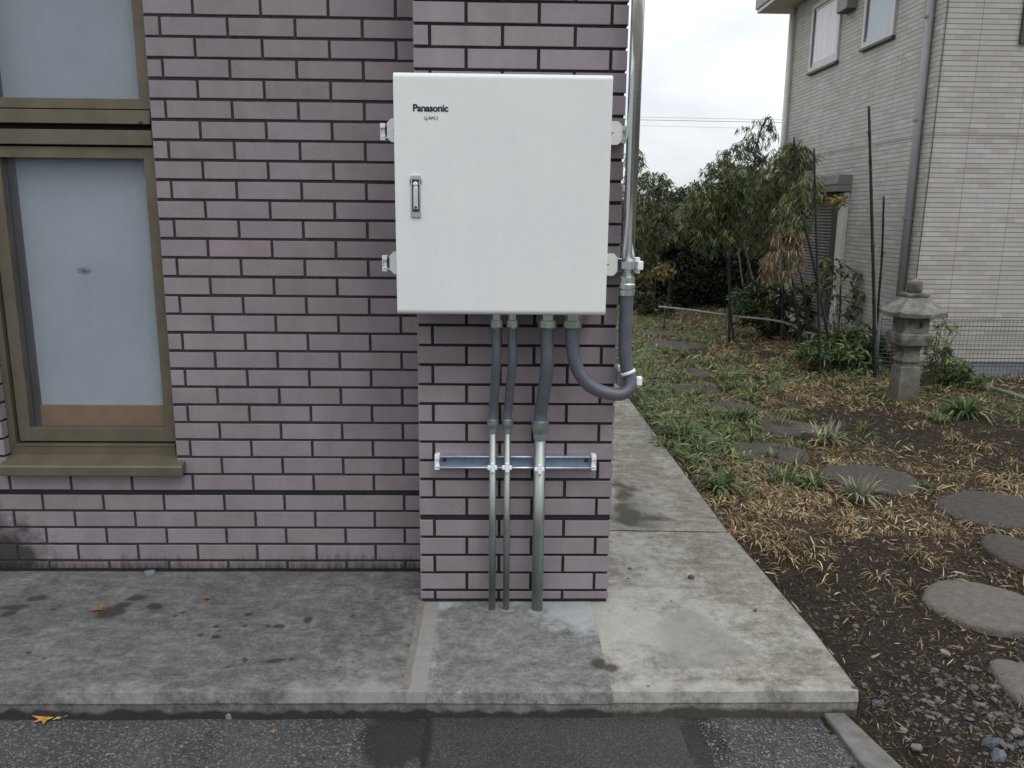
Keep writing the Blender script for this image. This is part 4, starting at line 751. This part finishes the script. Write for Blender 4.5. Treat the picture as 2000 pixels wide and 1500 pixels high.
def clumps(name, n, x0, x1, y0, y1, dens, r0, r1, nb, hk, pal, a0, a1, mat, wd=.034):
    X = rng.uniform(x0, x1, n); Y = rng.uniform(y0, y1, n); k = (rng.random(n) < dens(X, Y)) & free(X, Y); Vs, Fs, Ls, Cs, b = [], [], [], [], 0
    for x, y in zip(X[k], Y[k]):
        r = rng.uniform(r0, r1); m = int(nb*rng.uniform(.5, 1.4)); V, FF, LP = tuft_arrays(x, y, r*1.6, m, r*hk, None, a0, a1, wd); Vs.append(V); Fs.append(FF+b); Ls.append(LP); b += len(V)
        Cs.append(np.repeat(np.array(pal)[rng.integers(0, len(pal), m)]*rng.uniform(.55, 1.4, (m, 1))*rng.uniform(.7, 1.25), 4, 0))
    fast_mesh(name, np.concatenate(Vs), np.concatenate(Fs), np.concatenate(Ls), M[mat], None, np.concatenate(Cs))['kind'] = 'stuff'
STRAW = [(.36, .26, .14), (.27, .18, .09), (.48, .39, .26), (.2, .13, .07), (.36, .31, .15), (.14, .1, .05), (.4, .29, .16), (.24, .25, .1)]
def str_d(X, Y): return np.clip(.35+.9*vnoise(X, Y, 2.2, 81)+.5*vnoise(X, Y, 6, 82), 0, 1)*np.clip((Y-.1)/.9, .03, 1)*(1-.85*dark_band(X, Y))
clumps('dry_grass', 1500, 1.1, 3.6, -.2, 4.6, str_d, .045, .1, 20, 1.1, STRAW, 1.15, 1.9, 'dry'); clumps('dry_grass', 1400, 1.1, 5.0, 4.2, 10.5, lambda X, Y: .75*str_d(X, Y), .07, .15, 16, 1.1, STRAW, 1.1, 1.9, 'dry')
def grn_d(X, Y): return np.clip(np.clip(1-(X-1.1)/(.3+.1*np.clip(Y, 0, 8)), 0, 1)*.5+.55*vnoise(X, Y, 1.7, 91)+.45*vnoise(X, Y, 5, 92), 0, 1)*np.clip((Y-1.1)/1.2, 0, 1)*(1-.8*dark_band(X, Y))
clumps('grass', 900, 1.12, 4.6, 1.0, 5.5, grn_d, .05, .12, 20, 1.1, GREEN+[(.24, .24, .1), (.3, .27, .15)], .5, 1.6, 'leaf', .06); clumps('grass', 900, 1.1, 5.2, 5., 11, grn_d, .08, .18, 16, 1.0, GREEN+[(.24, .24, .1)], .5, 1.6, 'leaf', .06)
# short dwarf-bamboo cover, a mass of small blades and leaves
def cover(n, dens, h, pal, x0=1.1, x1=6, y0=.8, y1=12):
    X = rng.uniform(x0, x1, n); Y = rng.uniform(y0, y1, n); k = (rng.random(n) < dens(X, Y)) & free(X, Y); X, Y = X[k], Y[k]; m = len(X); a = rng.uniform(0, 6.28, m)
    D = np.stack([np.cos(a), np.sin(a), rng.uniform(.1, 1.1, m)], -1); Nn = np.stack([rng.normal(0, .4, m), rng.normal(0, .4, m), np.ones(m)], -1); L = rng.uniform(.04, .11, m)
    O = np.stack([X, Y, soil_z(X, Y)+rng.uniform(0, 1, m)*h(X, Y)], -1); C = np.array(pal)[rng.integers(0, len(pal), m)]*rng.uniform(.5, 1.5, (m, 1))*(1+.5*vnoise(X, Y, 5, 75))[:, None]
    leaf_mesh('ground_cover', O, D, Nn, L, L*rng.uniform(.07, .14, m), rng.uniform(.1, .7, m), C, M['leaf'])['kind'] = 'stuff'
def cov_d(X, Y):
    edge = np.clip(1-(X-1.1)/(.35+.12*np.clip(Y, 0, 8)), 0, 1)*np.clip((Y-1.0)/.8, 0, 1); c = np.clip(.2+1.1*vnoise(X, Y, 1.4, 71)+.6*vnoise(X, Y, 4, 72), 0, 1)*np.clip((Y-1.2)/2, 0, 1)*(1-dark_band(X, Y))
    return np.clip(edge*.9+c*.6, 0, 1)
cover(110000, cov_d, lambda x, y: .05+.05*np.clip(vnoise(x, y, 5, 73), -.5, 1)+.08*np.clip(1-(x-1.1)/.8, 0, 1), GREEN+[(.18, .16, .06), (.26, .2, .1)])

# ---------------------------------------------------------------- bamboo, poles, shrubs, trees
def culm(label, pts, r, mat='culm', group='bare bamboo poles', name='bamboo_pole'):
    pts = [np.array(p, float) for p in pts]; q = spline(pts, .06); n = len(q); r *= 1.1; rs = [r*(1-.35*i/n)*(1.18 if i % 4 == 0 else 1) for i in range(n)]
    mb = MB().tube(q, rs, 8); 
    for i in range(4, n-1, 8):
        if rng.random() < .6: a = rng.uniform(0, 6.28); mb.tube([q[i], q[i]+np.array([.03*math.cos(a), .03*math.sin(a), .03])], [r*.35, r*.12], 5)
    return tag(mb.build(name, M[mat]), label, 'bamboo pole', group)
culm('tallest bare dark bamboo pole, left of the stone lantern against the house', [(3.658, 4.84, -.1), (3.587, 4.84, .585), (3.468, 4.84, 1.53), (3.358, 4.84, 2.394)], .0165)
culm('short dark bamboo pole behind the lantern roof', [(4.15, 5.6, -.1), (4.139, 5.6, .585)][:1]+[(3.86, 5.3, .4), (3.83, 5.3, 1.05), (3.79, 5.3, 1.62)], .013)
culm('dark bamboo pole rising past the shutter box, pale towards its foot', [(3.021, 4.57, -.1), (2.951, 4.57, .611), (2.869, 4.57, 1.298), (2.79, 4.57, 2.003)], .0125)
culm('leaning bamboo pole crossing in front of the shutter', [(3.411, 5.17, -.1), (3.271, 5.17, .394), (3.112, 5.17, .945), (2.961, 5.17, 1.433)], .0145)
culm('thin slanting pale-noded bamboo stick below the dead brown leaves', [(3.471, 6.0, .0), (3.375, 6, .5), (3.279, 6.0, .86)], .011)
culm('thin slanted bamboo stick, leftmost under the dead brown leaves', [(3.45, 6.3, .2), (3.388, 6.3, .421), (3.26, 6.3, .75)], .01)
culm('short upright dark bamboo stub at the house edge above the foliage', [(3.30, 6.2, 1.2), (3.224, 6.2, 1.866), (3.182, 6.2, 2.247)], .014)
culm('bleached slanted stick deep in the dark bushes, right of two', [(3.3, 7.5, .45), (3.235, 7.5, .707), (3.086, 7.5, 1.182)], .011, 'culm_white'); culm('bleached slanted stick deep in the dark bushes, left of two', [(3.14, 7.5, .55), (3.095, 7.5, .77), (2.978, 7.5, 1.369)], .010, 'culm_white')
rl = thing('bamboo_rail', 'long low bamboo rail lying across stakes before the dark bushes', 'rail', (3.2, 9.2, -.08))
MB().tube(spline([P(1287, 599, Y=7.9), P(1350, 606, Y=7.6), P(1430, 617, Y=7.25), P(1505, 625, Y=6.9), P(1545, 634, Y=6.8), P(1560, 645, Y=6.78)], .1), .014, 8).build('rail', M['culm_white'], rl)
for q_ in (P(1300, 597, Y=7.88), P(1530, 628, Y=6.85)): MB().tube([(q_[0], q_[1]+.03, -.3), (q_[0], q_[1]+.03, q_[2]+.03)], .011, 8).build('stake', M['culm_dark'], rl)

def blob_pts(c, r, n, shell=.45):
    d = nrm(rng.normal(size=(n, 3))); q = (shell+(1-shell)*rng.random(n)**.5)[:, None]; return np.array(c)+d*q*np.array(r)
def sprays(cent, pernode, L, droop, spread=.9):
    k = len(cent); O = np.repeat(cent, pernode, 0)+rng.normal(0, .012, (k*pernode, 3)); a = np.repeat(rng.uniform(0, 6.28, k), pernode)+rng.normal(0, spread, k*pernode)
    D = np.stack([np.cos(a), np.sin(a), -droop+rng.normal(0, .45, k*pernode)], -1); Nn = np.stack([rng.normal(0, .6, len(O)), rng.normal(0, .6, len(O)), np.ones(len(O))], -1); Ls = L*rng.uniform(.6, 1.2, len(O)); return O, D, Nn, Ls
BGREEN = [(.06, .095, .042), (.085, .125, .052), (.125, .16, .062), (.05, .075, .045), (.2, .19, .07), (.16, .185, .08)]
BYEL = [(.26, .2, .07), (.21, .19, .07), (.15, .16, .06)]; BDEAD = [(.33, .25, .16), (.26, .185, .11), (.4, .32, .22), (.19, .135, .085)]
def bamboo(label, base, culms, blobs, leaf=.105, name='bamboo', twig=True):
    t = thing(name, label, 'bamboo', base, 'leafy bamboo in the back garden'); tips = []
    for pts, r in culms:
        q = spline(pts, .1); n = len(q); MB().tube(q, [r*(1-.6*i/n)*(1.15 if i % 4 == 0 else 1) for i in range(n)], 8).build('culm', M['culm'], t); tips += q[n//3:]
    Os, Ds, Ns, Ls, Cs = [], [], [], [], []; tw = MB(); tips = np.array(tips)
    for c, r, ns, per, pal, dr in blobs:
        ns = int(ns*1.5); cent = blob_pts(c, r, ns); cl = np.array([mnoise.noise(Vector(p)*5.5) for p in cent]); cent = cent[cl > -.22]
        O, D, Nn, L = sprays(cent, per, leaf, dr); m = len(O); sh = np.repeat(rng.uniform(.6, 1.35, len(cent)), per); C = np.array(pal)[rng.integers(0, len(pal), m)]*sh[:, None]*rng.uniform(.8, 1.2, (m, 1))
        Os.append(O); Ds.append(D); Ns.append(Nn); Ls.append(L); Cs.append(C)
        if twig:
            for p in cent[::5]:
                b = tips[np.argmin(((tips-p)**2).sum(1)+rng.uniform(0, .05, len(tips)))]; mid = (b+p)/2+np.array([0, 0, .06]); tw.tube([b, mid, p], [.004, .003, .0015], 4, False)
    L = np.concatenate(Ls); leaf_mesh('foliage', np.concatenate(Os), np.concatenate(Ds), np.concatenate(Ns), L, L*rng.uniform(.09, .14, len(L)), rng.uniform(.05, .5, len(L)), np.concatenate(Cs), M['leaf'], t)
    if tw.v: tw.build('branches', M['bark'], t)
    return t
bamboo('leafy green bamboo with two bare lower stems, in front of the dark bushes', (2.77, 6.7, -.09), [([(2.775, 6.7, -.1), (2.752, 6.7, .37), (2.708, 6.7, .965), (2.66, 6.72, 1.57), (2.63, 6.75, 2.1)], .017), ([(2.9, 6.95, -.08), (2.8, 6.95, .569), (2.72, 6.9, 1.064), (2.66, 6.9, 1.7)], .013)],
       [((2.66, 6.8, 1.75), (.34, .34, .34), 210, 8, BGREEN, .75), ((2.42, 6.85, 1.5), (.3, .32, .3), 150, 8, BGREEN+BYEL[:1], .8), ((2.86, 6.8, 1.45), (.32, .3, .35), 170, 8, BGREEN, .85), ((2.58, 6.8, 1.18), (.28, .28, .2), 70, 8, BGREEN, .9)])
bamboo('tallest leafy bamboo, its drooping tip standing against the sky', (3.5, 8.5, -.09), [([(3.52, 8.5, -.1), (3.5, 8.5, 1), (3.48, 8.5, 2.0), (3.55, 8.5, 2.6), (3.66, 8.5, 2.72)], .02), ([(3.9, 8.3, -.1), (3.9, 8.3, 1.2), (3.85, 8.3, 2.1)], .017)],
       [((3.5, 8.5, 2.52), (.26, .2, .22), 60, 7, BGREEN, 1.1), ((3.3, 8.5, 2.15), (.36, .35, .25), 110, 8, BGREEN, .9), ((3.75, 8.4, 2.0), (.42, .4, .32), 200, 8, BGREEN+BYEL, .8), ((3.4, 8.5, 1.75), (.45, .4, .3), 180, 8, BGREEN+BYEL[1:], .8), ((3.85, 8.2, 1.6), (.4, .35, .35), 160, 8, BGREEN, .8), ((3.6, 8.4, 1.25), (.45, .4, .35), 150, 8, BGREEN, .8)])
bamboo('leaning bamboo with a hanging bunch of dead brown leaves beside the shutter', (3.2, 5.9, -.09), [([(3.4, 5.95, -.1), (3.2, 5.9, .6), (3.1, 5.75, 1.2), (3.06, 5.6, 1.75)], .013)],
       [((3.1, 5.55, 1.66), (.2, .2, .22), 90, 8, BGREEN+BYEL, .9), ((2.98, 5.5, 1.38), (.2, .2, .2), 100, 8, BGREEN+BDEAD[:1], 1.1), ((2.95, 5.45, 1.12), (.17, .16, .34), 120, 8, BDEAD+BGREEN[2:3], 2.2), ((2.8, 5.5, .95), (.1, .12, .15), 40, 8, BDEAD+BYEL[:1], 2.2)], .1)
bamboo('arching bamboo with olive tips in front of the house edge, over the shutter box', (3.5, 7.0, -.09), [([(3.5, 7.0, -.1), (3.46, 7.0, 1.), (3.4, 6.95, 1.9), (3.5, 6.9, 2.25)], .016)],
       [((3.45, 6.9, 2.1), (.26, .25, .18), 90, 8, BGREEN+BYEL, .9), ((3.3, 6.9, 1.8), (.3, .3, .25), 120, 8, BGREEN+BYEL[1:], .9), ((3.25, 6.9, 1.4), (.3, .3, .3), 110, 8, BGREEN, .9), ((3.4, 6.95, 1.0), (.25, .25, .3), 70, 8, BGREEN, .9)])
bamboo('dark bamboo clump beside the tall steel pipe, far left of the garden', (2.2, 10, -.1), [([(2.2, 10, -.1), (2.18, 10, 1.2), (2.12, 10, 2.3)], .02), ([(2.5, 10, -.1), (2.5, 10, 1.2), (2.52, 10, 1.95)], .02)],
       [((2.12, 10, 2.25), (.2, .2, .17), 40, 8, BGREEN, .9), ((2.42, 10, 1.93), (.26, .25, .16), 70, 8, BGREEN, .7), ((2.15, 10, 1.75), (.45, .4, .3), 150, 8, BGREEN, .8), ((2.5, 9.9, 1.3), (.5, .4, .4), 200, 8, BGREEN+BYEL[1:], .8), ((2.1, 9.9, .9), (.5, .4, .4), 160, 8, BGREEN, .8), ((2.35, 9.85, .5), (.12, .1, .12), 14, 6, BYEL, .7)], .12)
def evergreen(label, base, h, blobs, pal, leafsize=.065, name='evergreen_tree', n_per=1., group='dark evergreens behind the bamboo'):
    t = thing(name, label, 'tree', base, group); tr = MB(); b = np.array(base); top = b+np.array([.05, 0, h*.8]); tr.tube(spline([b-np.array([0, 0, .1]), b+np.array([.04, .02, h*.35]), top], .15), [max(.012, .026*h)*(1-.7*i/20) for i in range(len(spline([b-np.array([0, 0, .1]), b+np.array([.04, .02, h*.35]), top], .15)))], 8)
    Os, Cs = [], []
    for c, r, n in blobs:
        p = blob_pts(c, r, int(n*n_per), .35); cl = np.array([mnoise.noise(Vector(q)*3.5) for q in p]); p = p[cl > -.25]; Os.append(p); sh = np.array([1+.9*mnoise.noise(Vector(q)*4.+Vector((9, 9, 9))) for q in p]); Cs.append(np.array(pal)[rng.integers(0, len(pal), len(p))]*np.clip(sh, .4, 2)[:, None])
        for q in p[::300]: tr.tube([b+(top-b)*rng.uniform(.3, .95), (q+b+(top-b)*.7)/2, q], [.018, .01, .004], 5, False)
    O = np.concatenate(Os); m = len(O); D = nrm(rng.normal(size=(m, 3))+np.array([0, 0, -.2])); Nn = rng.normal(size=(m, 3))+np.array([0, 0, 1.2]); L = leafsize*rng.uniform(.6, 1.3, m)
    leaf_mesh('crown', O, D, Nn, L, L*rng.uniform(.35, .5, m), rng.uniform(0, .4, m), np.concatenate(Cs), M['leaf'], t); tr.build('trunk', M['bark'], t); return t
DK = [(.03, .046, .024), (.042, .062, .03), (.024, .037, .021), (.07, .075, .035)]
evergreen('dark rounded evergreen in the middle of the back hedge', (3.1, 11.2, -.1), 1.9, [((3.1, 11.2, 1.35), (.62, .5, .55), 5200), ((2.9, 11.1, .8), (.6, .5, .5), 4200), ((3.5, 11.2, 1.5), (.5, .45, .5), 3600)], DK)
evergreen('dark evergreen with reddish twigs left in the back hedge', (2.45, 12.2, -.1), 1.8, [((2.45, 12.2, 1.2), (.7, .5, .55), 5200), ((2.2, 12.1, .7), (.6, .5, .45), 3000)], DK+[(.06, .04, .025)])
evergreen('dark evergreen at the right end of the back hedge by the house', (4.1, 11.0, -.1), 2.1, [((4.1, 11., 1.5), (.6, .5, .65), 5200), ((4.2, 10.9, .8), (.6, .5, .5), 3500)], DK)
evergreen('tall dark evergreen behind the bamboo, deepest in the garden', (3.5, 13.4, -.1), 2.0, [((3.4, 13.4, 1.2), (1.5, .5, .7), 7000), ((2.2, 13.6, .9), (1.3, .5, .6), 5000), ((5.0, 13.2, 1.2), (1.2, .5, .8), 4500)], DK, .085)
for i, (x, y, zc, lab) in enumerate(((2.3, 11.4, .45, 'low dark bush at the left foot of the back hedge'), (3.0, 10.9, .4, 'low dark bush under the rounded evergreen'), (3.75, 11.0, .45, 'low dark bush in the shade between the two back evergreens'), (4.6, 10.6, .5, 'low dark bush at the house end of the back hedge'), (3.3, 14.3, .5, 'deepest dark thicket closing the view under the trees'))):
    evergreen(lab, (x, y, -.12), .8, [((x, y, zc), (.75 if i < 4 else 2.6, .4, .52), 4200 if i < 4 else 9000), ((x+.3, y+.3, .15), (.8 if i < 4 else 2.6, .3, .3), 2200 if i < 4 else 4000)]+([((.6, 14.2, .7), (1.9, .45, .95), 7000)] if i == 4 else []), DK, .07 if i < 4 else .11, 'evergreen_bush')
evergreen('slim young tree with yellow tip leaves, in front of the low rail', (2.49, 9.06, -.1), .75, [((2.45, 9.06, .62), (.16, .14, .12), 160)], [(.2, .16, .05), (.12, .12, .04)], .09, 'young_tree')
def shrub(label, base, blobs, pal, leaf=.1, name='shrub', cat='shrub', per=7, dr=.3, group='leafy shrubs before the pale house'):
    t = thing(name, label, cat, base, group); Os, Ds, Ns, Ls, Cs = [], [], [], [], []; st = MB(); b = np.array(base, float)
    for c, r, ns in blobs:
        cent = blob_pts(c, r, ns, .2); cl = np.array([mnoise.noise(Vector(p)*6) for p in cent]); cent = cent[cl > -.25]; O, D, Nn, L = sprays(cent, per, leaf, dr, 1.4); m = len(O); sh = np.repeat(rng.uniform(.55, 1.4, len(cent)), per)
        Os.append(O); Ds.append(D); Ns.append(Nn); Ls.append(L); Cs.append(np.array(pal)[rng.integers(0, len(pal), m)]*sh[:, None])
        for p in cent[::6]: st.tube([b+np.array([rng.normal(0, .06), rng.normal(0, .06), 0]), (b+p)/2+np.array([0, 0, .04]), p], [.005, .004, .002], 4, False)
    L = np.concatenate(Ls); leaf_mesh('foliage', np.concatenate(Os), np.concatenate(Ds), np.concatenate(Ns), L, L*rng.uniform(.16, .26, len(L)), rng.uniform(0, .4, len(L)), np.concatenate(Cs), M['leaf'], t); st.build('stems', M['bark'], t); return t
SG = [(.055, .095, .035), (.075, .12, .042), (.11, .16, .05), (.045, .07, .032), (.18, .2, .07)]
def sp(x, y, Y): return tuple(P(x, y, Y=Y))
def shrub_px(label, px, py, Y, blobs, pal, **k):
    base = np.array(P(px, py, Y=Y)); base[2] = -.09; shrub(label, base, [(sp(a, b, Y), (P(a+rx, b, Y=Y)[0]-P(a, b, Y=Y)[0], .22, P(a, b-ry, Y=Y)[2]-P(a, b, Y=Y)[2]), n) for a, b, rx, ry, n in blobs], pal, **k)
shrub_px('broad dark green shrub at the foot of the slatted shutter', 1500, 650, 7.4, [(1500, 590, 70, 60, 190), (1560, 610, 60, 50, 130), (1455, 600, 45, 40, 70)], SG, leaf=.11)
shrub_px('green leafy shrub between the leaning pole and the stone lantern', 1670, 720, 5.4, [(1665, 665, 60, 40, 130), (1620, 675, 45, 38, 90), (1715, 680, 30, 35, 60)], SG, leaf=.1)
shrub_px('low dark green shrub spreading below the bamboo poles', 1620, 740, 5.0, [(1600, 690, 70, 30, 110), (1680, 705, 40, 24, 60)], SG, leaf=.09)
shrub_px('yellow-green shoots beside the white shutter post', 1640, 690, 6.1, [(1655, 560, 32, 60, 45), (1610, 545, 35, 50, 45), (1680, 610, 25, 35, 25)], SG+[(.2, .19, .06), (.16, .18, .06)], leaf=.1)
shrub_px('low bright shrub behind the lantern, against the mesh fence', 1850, 740, 4.35, [(1850, 720, 50, 26, 80), (1890, 738, 32, 18, 50), (1825, 690, 26, 36, 28)], SG+[(.14, .17, .05)], leaf=.08)
shrub_px('small nandina sprig growing behind the lantern fire box', 1820, 700, 4.1, [(1828, 632, 16, 24, 12), (1850, 655, 24, 30, 12), (1835, 690, 26, 25, 12)], [(.1, .14, .04), (.16, .18, .06), (.07, .1, .03)], leaf=.055)
shrub_px('dim dark shrub at the foot of the far bamboo clump', 1262, 620, 9.4, [(1265, 590, 40, 30, 90), (1300, 600, 25, 18, 30)], [(.04, .055, .02), (.06, .07, .025)], leaf=.1)
shrub_px('yellow leaf spray in front of the slatted shutter', 1650, 420, 6.0, [(1640, 392, 22, 12, 12)], [(.3, .22, .05), (.22, .18, .05)], leaf=.09)
# overhead wires far off
for i, (z0, z1, r) in enumerate(((6.29, 6.26, .009), (6.15, 6.14, .014), (5.88, 5.80, .007))):
    q = [(x, 40, z0+(z1-z0)*(x-5)/15-.25*(1-((x-20)/30)**2)+.2) for x in np.linspace(-10, 50, 16)]
    o = MB().tube(q, r, 5).build('overhead_wire', M['wire']); tag(o, ('highest thin overhead wire crossing the white sky', 'thickest overhead wire, between two thin ones in the sky', 'lowest faint overhead wire in the sky above the treetops')[i], 'wire', 'overhead wires')
